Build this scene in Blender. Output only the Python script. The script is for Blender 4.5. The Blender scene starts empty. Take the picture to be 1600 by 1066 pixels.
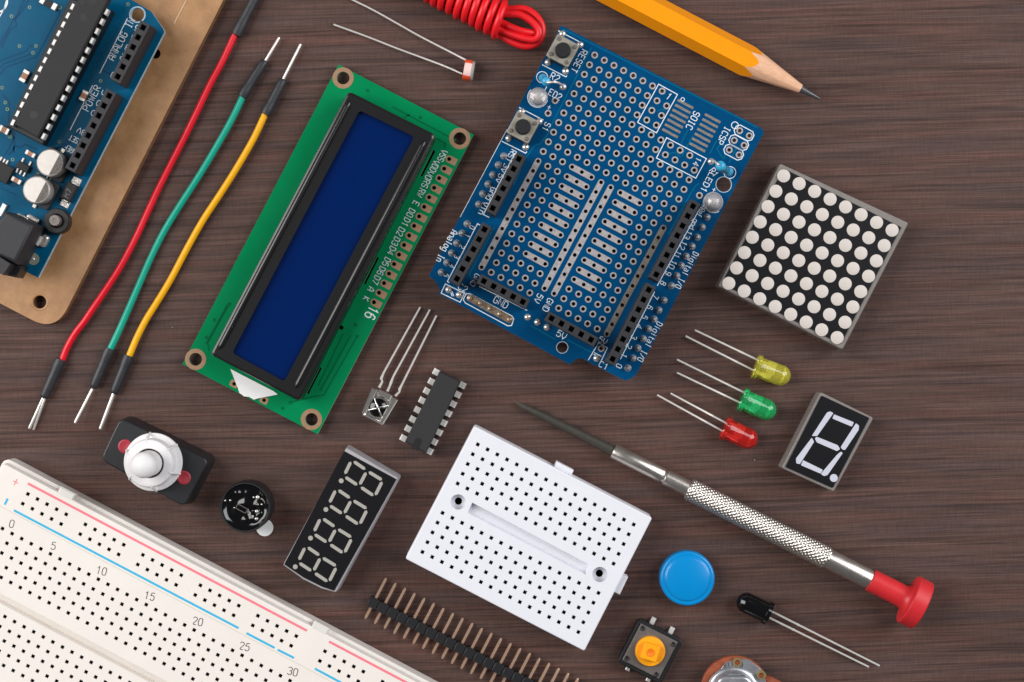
import bpy, math, random
from mathutils import Vector, Matrix, geometry
random.seed(7)
scene = bpy.context.scene
col = scene.collection
S = 0.001                      # everything below is in millimetres, built in metres
D, PX = 450.0, 6.6             # camera height (mm), photo pixels per mm on the table

# ---------------------------------------------------------------- camera
cam = bpy.data.cameras.new("camera")
camo = bpy.data.objects.new("camera", cam); col.objects.link(camo)
camo.location = (0, 0, D*S); camo.rotation_euler = (0, 0, 0)
cam.sensor_width = 36; cam.sensor_fit = 'HORIZONTAL'
cam.lens = 36*D/(1600/PX); cam.clip_start = 0.02; cam.clip_end = 20
scene.camera = camo
# ---------------------------------------------------------------- world: dim even room light
w = bpy.data.worlds.new("World"); scene.world = w; w.use_nodes = True
bg = w.node_tree.nodes["Background"]
bg.inputs[0].default_value = (0.94, 0.97, 1.0, 1); bg.inputs[1].default_value = 0.08
# ---------------------------------------------------------------- two studio softboxes, left and right
def softbox(name, loc, size, power, colr, target=(0, 0, 0)):
    l = bpy.data.lights.new(name, 'AREA'); l.shape = 'RECTANGLE'
    l.size, l.size_y = size; l.energy = power; l.color = colr
    o = bpy.data.objects.new(name, l); col.objects.link(o)
    o.location = loc
    d = Vector(target)-Vector(loc)
    o.rotation_euler = d.to_track_quat('-Z', 'Y').to_euler()
softbox("softbox_key", (-0.74, 0.20, 0.62), (0.60, 0.95), 11.6, (1, 0.985, 0.965))
softbox("softbox_fill", (0.76, 0.26, 0.60), (0.60, 0.95), 10.2, (0.975, 0.985, 1))
scene.view_settings.view_transform = 'Standard'
scene.view_settings.look = 'None'
scene.view_settings.exposure = 0.0
scene.view_settings.gamma = 1.0
scene.view_settings.use_curve_mapping = False
scene.render.engine = 'CYCLES'

# ================================================================ helpers
def lin(c):
    return tuple((x/255/12.92) if x/255 <= 0.04045 else ((x/255+0.055)/1.055)**2.4 for x in c[:3])
def mat(name, c, rough=0.5, metal=0.0, var=0.0, vs=900.0, bump=0.0, bs=4000.0, trans=0.0, ior=1.46,
        spec=0.5, coat=0.0, sss=0.0, rvar=0.0, c2=None, stretch=None, dust=0.0):
    m = bpy.data.materials.new(name); m.use_nodes = True
    nt = m.node_tree; N = nt.nodes; K = nt.links
    p = N["Principled BSDF"]; L = lin(c)
    p.inputs["Base Color"].default_value = (*L, 1)
    p.inputs["Roughness"].default_value = rough
    p.inputs["Metallic"].default_value = metal
    p.inputs["IOR"].default_value = ior
    p.inputs["Specular IOR Level"].default_value = spec
    p.inputs["Transmission Weight"].default_value = trans
    p.inputs["Coat Weight"].default_value = coat
    p.inputs["Coat Roughness"].default_value = 0.08
    if sss:
        p.inputs["Subsurface Weight"].default_value = sss
        p.inputs["Subsurface Radius"].default_value = (1, 1, 1)
        p.inputs["Subsurface Scale"].default_value = 0.0006
    if var or bump or rvar or c2 or dust:
        tc = N.new("ShaderNodeTexCoord"); src = tc.outputs["Object"]
        if stretch:
            mp = N.new("ShaderNodeMapping"); mp.inputs["Scale"].default_value = stretch
            K.new(src, mp.inputs["Vector"]); src = mp.outputs["Vector"]
        if var or c2:
            n = N.new("ShaderNodeTexNoise"); n.inputs["Scale"].default_value = vs
            n.inputs["Detail"].default_value = 5; n.inputs["Roughness"].default_value = 0.65
            K.new(src, n.inputs["Vector"])
            r = N.new("ShaderNodeValToRGB"); r.color_ramp.elements[0].position = 0.32; r.color_ramp.elements[1].position = 0.70
            a = lin(c2) if c2 else tuple(max(0, x*(1-var)) for x in L)
            b = L if c2 else tuple(min(1, x*(1+var)) for x in L)
            r.color_ramp.elements[0].color = (*a, 1); r.color_ramp.elements[1].color = (*b, 1)
            K.new(n.outputs["Fac"], r.inputs["Fac"]); K.new(r.outputs["Color"], p.inputs["Base Color"])
        if dust:                      # a few pale dust specks lying on the piece
            vo = N.new("ShaderNodeTexVoronoi"); vo.inputs["Scale"].default_value = 210; K.new(src, vo.inputs["Vector"])
            mr2 = N.new("ShaderNodeMapRange"); mr2.inputs["From Min"].default_value = 0.045; mr2.inputs["From Max"].default_value = 0.02
            mr2.inputs["To Max"].default_value = dust; K.new(vo.outputs["Distance"], mr2.inputs["Value"])
            mx = N.new("ShaderNodeMix"); mx.data_type = 'RGBA'; mx.inputs[6].default_value = (*L, 1); mx.inputs[7].default_value = (.55, .53, .5, 1)
            K.new(mr2.outputs["Result"], mx.inputs["Factor"])
            if p.inputs["Base Color"].links: K.new(p.inputs["Base Color"].links[0].from_socket, mx.inputs[6])
            K.new(mx.outputs[2], p.inputs["Base Color"])
        if rvar:
            n3 = N.new("ShaderNodeTexNoise"); n3.inputs["Scale"].default_value = vs*0.6; n3.inputs["Detail"].default_value = 6
            K.new(src, n3.inputs["Vector"])
            mr = N.new("ShaderNodeMapRange"); mr.inputs["From Min"].default_value = 0.3; mr.inputs["From Max"].default_value = 0.7
            mr.inputs["To Min"].default_value = max(0.02, rough-rvar); mr.inputs["To Max"].default_value = min(1, rough+rvar)
            K.new(n3.outputs["Fac"], mr.inputs["Value"]); K.new(mr.outputs["Result"], p.inputs["Roughness"])
        if bump:
            n2 = N.new("ShaderNodeTexNoise"); n2.inputs["Scale"].default_value = bs; n2.inputs["Detail"].default_value = 3
            K.new(src, n2.inputs["Vector"])
            b = N.new("ShaderNodeBump"); b.inputs["Strength"].default_value = bump; b.inputs["Distance"].default_value = 0.0001
            K.new(n2.outputs["Fac"], b.inputs["Height"]); K.new(b.outputs["Normal"], p.inputs["Normal"])
    return m

def W(px, py, z=0.0):
    k = (1-z/D)/PX
    return Vector(((px-800)*k, (533-py)*k, z))
def zf(x0, y0, s):
    return lambda x, y: (x0+x/s, y0+y/s)

def props(o, **k):
    for a, b in k.items():
        if b: o[a] = b
class Thing:
    def __init__(self, name, label, cat, px, py, z=0.0, ang=0.0, base=0.0, group=None):
        o = bpy.data.objects.new(name, None); col.objects.link(o)
        o.empty_display_size = 0.004
        p = W(px, py, z)
        self.o = o; self.x, self.y, self.base, self.a = p.x, p.y, base, math.radians(ang)
        o.location = (p.x*S, p.y*S, base*S); o.rotation_euler = (0, 0, -self.a)
        props(o, label=label, category=cat, group=group)
    def L(self, px, py, z):        # photo pixel at height z above this thing's base -> local mm
        p = W(px, py, z+self.base); dx, dy = p.x-self.x, p.y-self.y
        c, s = math.cos(self.a), math.sin(self.a)
        return Vector((c*dx-s*dy, s*dx+c*dy, z))
    def P(self, pts, z):
        return [tuple(self.L(x, y, z)[:2]) for x, y in pts]
    def part(self, name, mb, m, parent=None, loc=None, rot=0, label=None, kind=None, sharp=32):
        me = mb if isinstance(mb, bpy.types.Mesh) else mb.mesh(name, m, sharp)
        o = bpy.data.objects.new(name, me); col.objects.link(o)
        o.parent = parent or self.o
        if loc is not None: o.location = (loc[0]*S, loc[1]*S, loc[2]*S)
        if rot: o.rotation_euler = (0, 0, rot)
        props(o, label=label, kind=kind)
        return o

def area2(p):
    return sum(p[i-1][0]*p[i][1]-p[i][0]*p[i-1][1] for i in range(len(p)))
def ccw(p):
    p = [tuple(q[:2]) for q in p]
    return p if area2(p) > 0 else p[::-1]
def inset(p, d):
    out = []; n = len(p)
    for i in range(n):
        a, b, c = Vector(p[i-1]), Vector(p[i]), Vector(p[(i+1) % n])
        e1 = (b-a).normalized(); e2 = (c-b).normalized()
        n1 = Vector((-e1.y, e1.x)); n2 = Vector((-e2.y, e2.x))
        m = n1+n2
        k = m.dot(m)
        m = m*(2*d/k) if k > 1e-6 else n1*d
        if m.length > 3*abs(d): m = m.normalized()*3*abs(d)
        q = b+m; out.append((q.x, q.y))
    return out
def rrect(cx, cy, w, h, r, n=4, ang=0.0):
    pts = []
    for (sx, sy, a0) in ((1, 1, 0), (-1, 1, 90), (-1, -1, 180), (1, -1, 270)):
        for k in range(n+1):
            a = math.radians(a0+90*k/n)
            pts.append((sx*(w/2-r)+r*math.cos(a), sy*(h/2-r)+r*math.sin(a)))
    c, s = math.cos(ang), math.sin(ang)
    return [(cx+c*x-s*y, cy+s*x+c*y) for x, y in pts]
def circ(cx, cy, r, n=16, ph=0.0):
    return [(cx+r*math.cos(2*math.pi*k/n+ph), cy+r*math.sin(2*math.pi*k/n+ph)) for k in range(n)]
def sq(cx, cy, s, ang=0.0):
    c, n = math.cos(ang)*s/2, math.sin(ang)*s/2
    return [(cx+c-n, cy+n+c), (cx-c-n, cy-n+c), (cx-c+n, cy-n-c), (cx+c+n, cy+n-c)]
def round_poly(p, r, n=4):
    p = ccw(p); out = []; N = len(p)
    for i in range(N):
        a, b, c = Vector(p[i-1]), Vector(p[i]), Vector(p[(i+1) % N])
        u = (a-b); v = (c-b); t = min(r, u.length*.45, v.length*.45)
        p0 = b+u.normalized()*t; p1 = b+v.normalized()*t
        for k in range(n+1):
            f = k/n; q = p0*(1-f)**2+b*2*f*(1-f)+p1*f*f; out.append((q.x, q.y))
    return out
def spline(pts, sub=6):
    P = [Vector(p) for p in pts]; out = []
    for i in range(len(P)-1):
        p0 = P[max(0, i-1)]; p1 = P[i]; p2 = P[i+1]; p3 = P[min(len(P)-1, i+2)]
        for k in range(sub):
            t = k/sub
            out.append(0.5*((2*p1)+(p2-p0)*t+(2*p0-5*p1+4*p2-p3)*t*t+(3*p1-p0-3*p2+p3)*t**3))
    out.append(P[-1]); return out

class MB:
    def __init__(s): s.v = []; s.f = []; s.m = []
    def add(s, v, f, m=0):
        n = len(s.v); s.v += [tuple(x) for x in v]
        for q in f: s.f.append([i+n for i in q]); s.m.append(m)
    def prism(s, poly, z0, z1, ch=0.0, m=0, bottom=True, steps=1, draft=0.0, mtop=None):
        p = ccw(poly); n = len(p); rings = [(inset(p, -draft) if draft else p, z0)]
        if ch:
            rings.append((p, z1-ch))
            for k in range(1, steps+1):
                a = math.pi/2*k/steps
                if steps == 1: rings.append((inset(p, ch), z1))
                else: rings.append((inset(p, ch*(1-math.cos(a))), z1-ch+ch*math.sin(a)))
        else: rings.append((p, z1))
        v = [(x, y, z) for q, z in rings for x, y in q]; f = []
        for k in range(len(rings)-1):
            for i in range(n):
                j = (i+1) % n; f.append([k*n+i, k*n+j, (k+1)*n+j, (k+1)*n+i])
        s.add(v, f, m)
        t = [(x, y, rings[-1][1]) for x, y in rings[-1][0]]
        s.add(t, [list(range(n))], m if mtop is None else mtop)
        if bottom: s.add([(x, y, z0) for x, y in rings[0][0]], [list(range(n))[::-1]], m)
        return s
    def box(s, cx, cy, z0, z1, w, h, ang=0.0, ch=0.0, m=0):
        c, n = math.cos(ang), math.sin(ang)
        q = [(cx+c*x-n*y, cy+n*x+c*y) for x, y in ((w/2, h/2), (-w/2, h/2), (-w/2, -h/2), (w/2, -h/2))]
        return s.prism(q, z0, z1, ch, m)
    def cap(s, outline, holes, z, flip=False, m=0):
        loops = [ccw(outline)]+[ccw(h) for h in holes]
        vs = []; es = []; lid = []
        for li, l in enumerate(loops):
            b = len(vs); n = len(l)
            vs += [Vector(q) for q in l]; lid += [li]*n
            es += [(b+i, b+(i+1) % n) for i in range(n)]
        r = geometry.delaunay_2d_cdt(vs, es, [], 0, 1e-5)
        ov, of, orig = r[0], r[2], r[3]
        O = loops[0]
        def inside(x, y):
            c = False
            for i in range(len(O)):
                x1, y1 = O[i-1]; x2, y2 = O[i]
                if (y1 > y) != (y2 > y) and x < (x2-x1)*(y-y1)/(y2-y1)+x1: c = not c
            return c
        ids = [lid[o[0]] if o else -1 for o in orig]
        F = []
        for t in of:
            a = ids[t[0]]
            if a > 0 and all(ids[k] == a for k in t): continue
            cx = sum(ov[k].x for k in t)/3; cy = sum(ov[k].y for k in t)/3
            if not inside(cx, cy): continue
            F.append(list(t)[::-1] if flip else list(t))
        s.add([(q.x, q.y, z) for q in ov], F, m)
    def plate(s, outline, holes, z0, z1, m=0, mside=None, mhole=None):
        ms = m if mside is None else mside; mh = ms if mhole is None else mhole
        s.cap(outline, holes, z1, False, m); s.cap(outline, holes, z0, True, m)
        for k, l in enumerate([outline]+list(holes)):
            l = ccw(l); n = len(l)
            v = [(x, y, z0) for x, y in l]+[(x, y, z1) for x, y in l]
            f = [[i, (i+1) % n, n+(i+1) % n, n+i] for i in range(n)]
            if k: f = [q[::-1] for q in f]
            s.add(v, f, ms if k == 0 else mh)
        return s
    def holed(s, outline, holes, z0, z1, depth, ch=0.0, floor=1, deep=1.0, edge=0.25, draft=0.0):
        """block whose top carries blind holes (funnel edge ch, floor and lower wall in material 1)"""
        O = ccw(outline); n = len(O); top = inset(O, edge)
        H = [ccw(h) for h in holes]; HT = [inset(h, -ch) if ch else h for h in H]
        s.cap(top, HT, z1)
        rings = [(inset(O, -draft), z0), (O, z1-edge), (inset(O, edge*.3), z1-edge*.3), (top, z1)]
        v = [(x, y, z) for q, z in rings for x, y in q]; f = []
        for k in range(3):
            for i in range(n):
                j = (i+1) % n; f.append([k*n+i, k*n+j, (k+1)*n+j, (k+1)*n+i])
        s.add(v, f); s.add([(x, y, z0) for x, y in rings[0][0]], [list(range(n))[::-1]])
        for h, ht in zip(H, HT):
            k = len(h); zz = [(ht, z1), (h, z1-max(ch, .01)), (h, z1-deep), (h, z1-depth)]
            for a in range(3):
                (q0, a0), (q1, a1) = zz[a], zz[a+1]
                s.add([(x, y, a0) for x, y in q0]+[(x, y, a1) for x, y in q1],
                      [[i, (i+1) % k, k+(i+1) % k, k+i] for i in range(k)], 0 if a < 2 else floor)
            s.add([(x, y, z1-depth) for x, y in h], [list(range(k))], floor)
        return s
    def lathe(s, prof, o=(0, 0, 0), ax=(0, 0, 1), n=24, m=0, sx=1.0):
        """prof: list of (r, t) along axis ax from o"""
        ax = Vector(ax).normalized(); o = Vector(o)
        u = Vector((0, 0, 1)).cross(ax)
        u = Vector((1, 0, 0)) if u.length < 1e-4 else u.normalized()
        w_ = ax.cross(u); v = []; idx = []
        for r, t in prof:
            c = o+ax*t
            if r < 1e-6: idx.append([len(v)]); v.append(c)
            else:
                idx.append(list(range(len(v), len(v)+n)))
                for k in range(n):
                    a = 2*math.pi*k/n; v.append(c+u*(r*math.cos(a)*sx)+w_*(r*math.sin(a)))
        f = []
        for A, B in zip(idx, idx[1:]):
            for k in range(n):
                j = (k+1) % n
                if len(A) == 1 and len(B) == 1: break
                if len(A) == 1: f.append([A[0], B[j], B[k]])
                elif len(B) == 1: f.append([A[k], A[j], B[0]])
                else: f.append([A[k], A[j], B[j], B[k]])
        s.add(v, f, m)
        return s
    def tube(s, pts, r, n=10, m=0, flat=1.0, caps=True, round_end=0):
        P = [Vector(p) for p in pts]
        R = [r]*len(P) if not isinstance(r, (list, tuple)) else list(r)
        t = [(P[min(i+1, len(P)-1)]-P[max(i-1, 0)]).normalized() for i in range(len(P))]
        up = Vector((0, 0, 1))
        if abs(t[0].dot(up)) > .95: up = Vector((1, 0, 0))
        u = t[0].cross(up).normalized(); rings = []; v = []
        for i in range(len(P)):
            u = (u-t[i]*u.dot(t[i])).normalized(); w_ = u.cross(t[i])
            rings.append([len(v)+k for k in range(n)])
            for k in range(n):
                a = 2*math.pi*(k+.5)/n; v.append(P[i]+u*(R[i]*math.cos(a))+w_*(R[i]*flat*math.sin(a)))
        f = []
        for A, B in zip(rings, rings[1:]):
            for k in range(n): f.append([A[(k+1) % n], A[k], B[k], B[(k+1) % n]])
        if caps: f.append(rings[0]); f.append(rings[-1][::-1])
        s.add(v, f, m)
        return s
    def ribbon(s, pts, wd, z, closed=False, m=0, th=0.03):
        P = [Vector(p[:2]) for p in pts]; n = len(P); Lf = []; Rt = []
        for i in range(n):
            a = P[i-1] if (i > 0 or closed) else None
            c = P[(i+1) % n] if (i < n-1 or closed) else None
            e1 = (P[i]-a).normalized() if a is not None else None
            e2 = (c-P[i]).normalized() if c is not None else None
            if e1 is None: e1 = e2
            if e2 is None: e2 = e1
            n1 = Vector((-e1.y, e1.x)); n2 = Vector((-e2.y, e2.x)); mm = n1+n2; k = max(mm.dot(mm), .6)
            o = mm*(wd/k); Lf.append(P[i]+o); Rt.append(P[i]-o)
        v = [(q.x, q.y, z) for q in Lf]+[(q.x, q.y, z) for q in Rt]
        f = []
        for i in range(n if closed else n-1):
            j = (i+1) % n; f.append([i, n+i, n+j, j])
        s.add(v, f, m)
        return s
    def sphere(s, c, r, n=12, m=0, half=False, zs=1.0):
        lo = 0 if half else -90
        prof = [(r*math.cos(math.radians(a)), r*zs*math.sin(math.radians(a))) for a in range(lo, 91, 15)]
        prof[-1] = (0, r*zs)
        if not half: prof[0] = (0, -r*zs)
        return s.lathe(prof, c, (0, 0, 1), n, m)
    def mesh(s, name, mats, sharp=32):
        me = bpy.data.meshes.new(name)
        me.from_pydata([(x*S, y*S, z*S) for x, y, z in s.v], [], s.f)
        for m in (mats if isinstance(mats, (list, tuple)) else [mats]): me.materials.append(m)
        me.polygons.foreach_set("material_index", s.m)
        me.polygons.foreach_set("use_smooth", [True]*len(s.f))
        me.update(); me.set_sharp_from_angle(angle=math.radians(sharp))
        return me

TEXTS = []
def text(T, st, px, py, z, h, ang, m, ln=None, parent=None, name="printed_text", label=None, bold=0.0):
    c = T.L(px, py, z); TEXTS.append((T, st, c, h, math.radians(ang), m, ln, parent, name, label, bold))
O_ = [(1, 0), (3, 0), (4, 1), (4, 5), (3, 6), (1, 6), (0, 5), (0, 1), (1, 0)]
GL = {'0': [O_], 'O': [O_], '1': [[(.7, 4.7), (2.2, 6), (2.2, 0)]], '2': [[(0, 4.8), (.9, 6), (3.1, 6), (4, 5), (4, 4), (0, 0), (4, 0)]],
 '3': [[(0, 5.2), (1, 6), (3, 6), (4, 5.1), (4, 4.1), (3, 3.2), (1.6, 3.2)], [(3, 3.2), (4, 2.2), (4, 1), (3, 0), (1, 0), (0, .9)]], '4': [[(3, 0), (3, 6), (0, 1.8), (4.2, 1.8)]],
 '5': [[(3.8, 6), (.5, 6), (.2, 3.3), (1, 3.8), (3, 3.8), (4, 2.8), (4, 1), (3, 0), (1, 0), (0, .9)]], '6': [[(3.8, 5.2), (3, 6), (1.2, 6), (0, 4.4), (0, 2)], [(1, 0), (3, 0), (4, 1), (4, 2.5), (3, 3.5), (1, 3.5), (0, 2.5), (0, 1), (1, 0)]],
 '7': [[(0, 6), (4, 6), (1.4, 0)]], '8': [[(1, 3.3), (3, 3.3), (3.8, 4.1), (3.8, 5.2), (3, 6), (1, 6), (.2, 5.2), (.2, 4.1), (1, 3.3)], [(1, 0), (3, 0), (4, 1), (4, 2.3), (3, 3.2), (1, 3.2), (0, 2.3), (0, 1), (1, 0)]],
 '9': [[(.2, .8), (1, 0), (2.8, 0), (4, 1.6), (4, 4)], [(1, 2.5), (3, 2.5), (4, 3.5), (4, 5), (3, 6), (1, 6), (0, 5), (0, 3.5), (1, 2.5)]],
 'A': [[(0, 0), (0, 4), (1.4, 6), (2.6, 6), (4, 4), (4, 0)], [(0, 2.4), (4, 2.4)]], 'B': [[(0, 0), (0, 6), (3, 6), (3.8, 5.2), (3.8, 4), (3, 3.2), (0, 3.2)], [(3, 3.2), (4, 2.2), (4, 1), (3, 0), (0, 0)]],
 'C': [[(4, 5), (3, 6), (1, 6), (0, 5), (0, 1), (1, 0), (3, 0), (4, 1)]], 'D': [[(0, 0), (2.6, 0), (4, 1.4), (4, 4.6), (2.6, 6), (0, 6), (0, 0)]], 'E': [[(4, 6), (0, 6), (0, 0), (4, 0)], [(0, 3.1), (3, 3.1)]],
 'F': [[(4, 6), (0, 6), (0, 0)], [(0, 3.1), (3, 3.1)]], 'G': [[(4, 5), (3, 6), (1, 6), (0, 5), (0, 1), (1, 0), (3, 0), (4, 1), (4, 2.8), (2.2, 2.8)]], 'I': [[(2, 0), (2, 6)], [(.8, 6), (3.2, 6)], [(.8, 0), (3.2, 0)]],
 'K': [[(0, 0), (0, 6)], [(4, 6), (.2, 2.8), (4, 0)]], 'L': [[(0, 6), (0, 0), (4, 0)]], 'M': [[(0, 0), (0, 6), (2, 3), (4, 6), (4, 0)]], 'N': [[(0, 0), (0, 6), (4, 0), (4, 6)]],
 'P': [[(0, 0), (0, 6), (3, 6), (4, 5), (4, 3.8), (3, 2.8), (0, 2.8)]], 'R': [[(0, 0), (0, 6), (3, 6), (4, 5), (4, 3.9), (3, 2.9), (0, 2.9)], [(1.8, 2.9), (4, 0)]],
 'S': [[(4, 5), (3, 6), (1, 6), (0, 5), (0, 4), (1, 3.1), (3, 3.1), (4, 2.2), (4, 1), (3, 0), (1, 0), (0, 1)]], 'T': [[(0, 6), (4, 6)], [(2, 6), (2, 0)]], 'V': [[(0, 6), (0, 3), (2, 0), (4, 3), (4, 6)]], 'W': [[(0, 6), (.8, 0), (2, 3.4), (3.2, 0), (4, 6)]],
 'a': [[(.3, 4), (3, 4), (3.8, 3.2), (3.8, 0)], [(3.8, 2.2), (1, 2.2), (0, 1.3), (0, .8), (.9, 0), (3.8, 0)]], 'd': [[(4, 6), (4, 0), (1, 0), (0, 1), (0, 3), (1, 4), (4, 4)]], 'e': [[(0, 2), (4, 2), (4, 3), (3, 4), (1, 4), (0, 3), (0, 1), (1, 0), (3.6, 0)]],
 'f': [[(3.6, 6), (2.4, 6), (1.6, 5.2), (1.6, 0)], [(.3, 3.8), (3, 3.8)]], 'g': [[(4, 0), (1, 0), (0, 1), (0, 3), (1, 4), (4, 4), (4, -1), (3, -2), (.6, -2)]], 'i': [[(1.2, 4), (2, 4), (2, 0)], [(2, 5.2), (2, 6)]],
 'l': [[(1.2, 6), (2, 6), (2, 0)]], 'n': [[(0, 0), (0, 4)], [(0, 3), (1, 4), (3, 4), (4, 3), (4, 0)]], 'o': [[(1, 0), (3, 0), (4, 1), (4, 3), (3, 4), (1, 4), (0, 3), (0, 1), (1, 0)]], 't': [[(1.6, 6), (1.6, .8), (2.4, 0), (3.6, 0)], [(.3, 4), (3.2, 4)]],
 'v': [[(0, 4), (2, 0), (4, 4)]], '/': [[(0, 0), (4, 6)]], '+': [[(2, 1), (2, 5)], [(0, 3), (4, 3)]], ' ': []}
def chaikin(p, closed):
    for _ in range(2):
        q = []; n = len(p); rng = range(n) if closed else range(n-1)
        if not closed: q.append(p[0])
        for i in rng:
            a, b = p[i], p[(i+1) % n]
            q += [(a[0]*.75+b[0]*.25, a[1]*.75+b[1]*.25), (a[0]*.25+b[0]*.75, a[1]*.25+b[1]*.75)]
        if not closed: q.append(p[-1])
        p = q
    return p
def flush_texts():
    for (T, st, c, h, a, m, ln, par, name, label, bold) in TEXTS:
        mb = MB(); n = len(st); adv = 5.7; tot = 4+adv*(n-1)
        lone = n == 1
        ky = h/6.0 if any(q in GL and (q.isupper() or q.isdigit() or q in 'dflti/') for q in st) else h/5.0
        if st == '+': ky = h/4.0
        kx = ln/tot if (ln and not lone) else ky*.82
        wd = max(.11, h*.12)*(1.0 if name != "printed_number" else .8)
        cc, ss = math.cos(a), math.sin(a); lv = 0
        for k, q in enumerate(st):
            for pl in GL[q]:
                closed = pl[0] == pl[-1]; p = pl[:-1] if closed else list(pl)
                if name == "printed_number" and q not in '147': p = chaikin(p, closed)
                out = []
                for x, y in p:
                    X = (x+adv*k-tot/2)*kx; Y = (y-3)*ky
                    out.append((c.x+cc*X-ss*Y, c.y+ss*X+cc*Y))
                mb.ribbon(out, wd, c.z+.006*(lv % 4), closed); lv += 1
        T.part(name, mb, m, parent=par, label=label)

# ================================================================ materials
def wood():
    m = bpy.data.materials.new("dark_wood_laminate"); m.use_nodes = True
    nt = m.node_tree; N = nt.nodes; K = nt.links; p = N["Principled BSDF"]
    tc = N.new("ShaderNodeTexCoord")
    def mp(sx, sy, rot=0.0, loc=(0, 0, 0)):
        a = N.new("ShaderNodeMapping"); a.inputs["Scale"].default_value = (sx, sy, 1)
        a.inputs["Location"].default_value = loc
        return a
    def noise(vec, sx, sy, det=4, rough=.6, loc=(0, 0, 0), dist=0.0):
        a = mp(sx, sy, 0, loc); K.new(vec, a.inputs["Vector"])
        n = N.new("ShaderNodeTexNoise"); n.inputs["Scale"].default_value = 1
        n.inputs["Detail"].default_value = det; n.inputs["Roughness"].default_value = rough
        n.inputs["Distortion"].default_value = dist
        K.new(a.outputs["Vector"], n.inputs["Vector"]); return n.outputs["Fac"]
    def ramp(v, stops):
        r = N.new("ShaderNodeValToRGB"); e = r.color_ramp.elements
        while len(e) < len(stops): e.new(0.5)
        for q, (pos, c) in zip(e, stops): q.position = pos; q.color = (*c, 1)
        K.new(v, r.inputs["Fac"]); return r.outputs["Color"]
    def mix(a, b, fac, mode='MIX'):
        x = N.new("ShaderNodeMix"); x.data_type = 'RGBA'; x.blend_type = mode
        if isinstance(fac, float): x.inputs["Factor"].default_value = fac
        else: K.new(fac, x.inputs["Factor"])
        K.new(a, x.inputs[6]); K.new(b, x.inputs[7]); return x.outputs[2]
    # the figure wanders a little: bend y by a slow noise, and rise gently to the right
    sep = N.new("ShaderNodeSeparateXYZ"); K.new(tc.outputs["Object"], sep.inputs[0])
    slow = noise(tc.outputs["Object"], 4, 7, 1, .4)
    ma = N.new("ShaderNodeMath"); ma.operation = 'MULTIPLY_ADD'; ma.inputs[1].default_value = 0.007
    K.new(slow, ma.inputs[0]); K.new(sep.outputs["Y"], ma.inputs[2])
    sq2 = N.new("ShaderNodeMath"); sq2.operation = 'MULTIPLY_ADD'; sq2.inputs[1].default_value = -0.025
    K.new(sep.outputs["X"], sq2.inputs[0]); K.new(ma.outputs[0], sq2.inputs[2])
    cb = N.new("ShaderNodeCombineXYZ"); K.new(sep.outputs["X"], cb.inputs["X"]); K.new(sq2.outputs[0], cb.inputs["Y"])
    V = cb.outputs[0]
    g = lambda x: (x, x, x)
    band = noise(V, 6, 170, 6, .66)
    base = ramp(band, [(.30, lin((74, 54, 49))), (.46, lin((81, 60, 54))), (.58, lin((85, 63, 57))), (.74, lin((94, 70, 63)))])
    hue = noise(V, 16, 260, 4, .65, (3, 7, 0))
    base = mix(base, ramp(hue, [(.34, lin((73, 62, 63))), (.50, lin((85, 64, 58))), (.66, lin((100, 62, 53)))]), 0.38)
    fine = noise(V, 30, 1500, 4, .68, (11, 2, 0))
    base = mix(base, ramp(fine, [(.28, g(.48)), (.42, g(.82)), (.52, g(1.02)), (.74, g(1.38))]), 0.92, 'MULTIPLY')
    dash = noise(V, 22, 760, 3, .6, (1, 19, 0))
    base = mix(base, ramp(dash, [(.32, g(.45)), (.42, g(.82)), (.49, g(1)), (1, g(1.05))]), 0.75, 'MULTIPLY')
    hair = noise(V, 55, 2900, 3, .6, (8, 31, 0))
    base = mix(base, ramp(hair, [(.30, g(.62)), (.5, g(1.0)), (.70, g(1.36))]), 0.9, 'MULTIPLY')
    weave = noise(tc.outputs["Object"], 1900, 260, 2, .6, (5, 5, 0))
    base = mix(base, ramp(weave, [(.3, g(.82)), (.7, g(1.16))]), 0.6, 'MULTIPLY')
    speck = noise(tc.outputs["Object"], 3200, 3200, 2, .7)
    base = mix(base, ramp(speck, [(.25, g(.82)), (.75, g(1.18))]), 0.8, 'MULTIPLY')
    vo = N.new("ShaderNodeTexVoronoi"); vo.inputs["Scale"].default_value = 75; K.new(tc.outputs["Object"], vo.inputs["Vector"])
    dust = ramp(vo.outputs["Distance"], [(.006, g(.30)), (.012, g(0))])
    base = mix(base, dust, 1.0, 'ADD')
    K.new(base, p.inputs["Base Color"])
    p.inputs["Roughness"].default_value = 0.56; p.inputs["Specular IOR Level"].default_value = 0.22
    b = N.new("ShaderNodeBump"); b.inputs["Strength"].default_value = 0.35; b.inputs["Distance"].default_value = 0.00012
    K.new(fine, b.inputs["Height"]); K.new(b.outputs["Normal"], p.inputs["Normal"])
    return m

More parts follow.
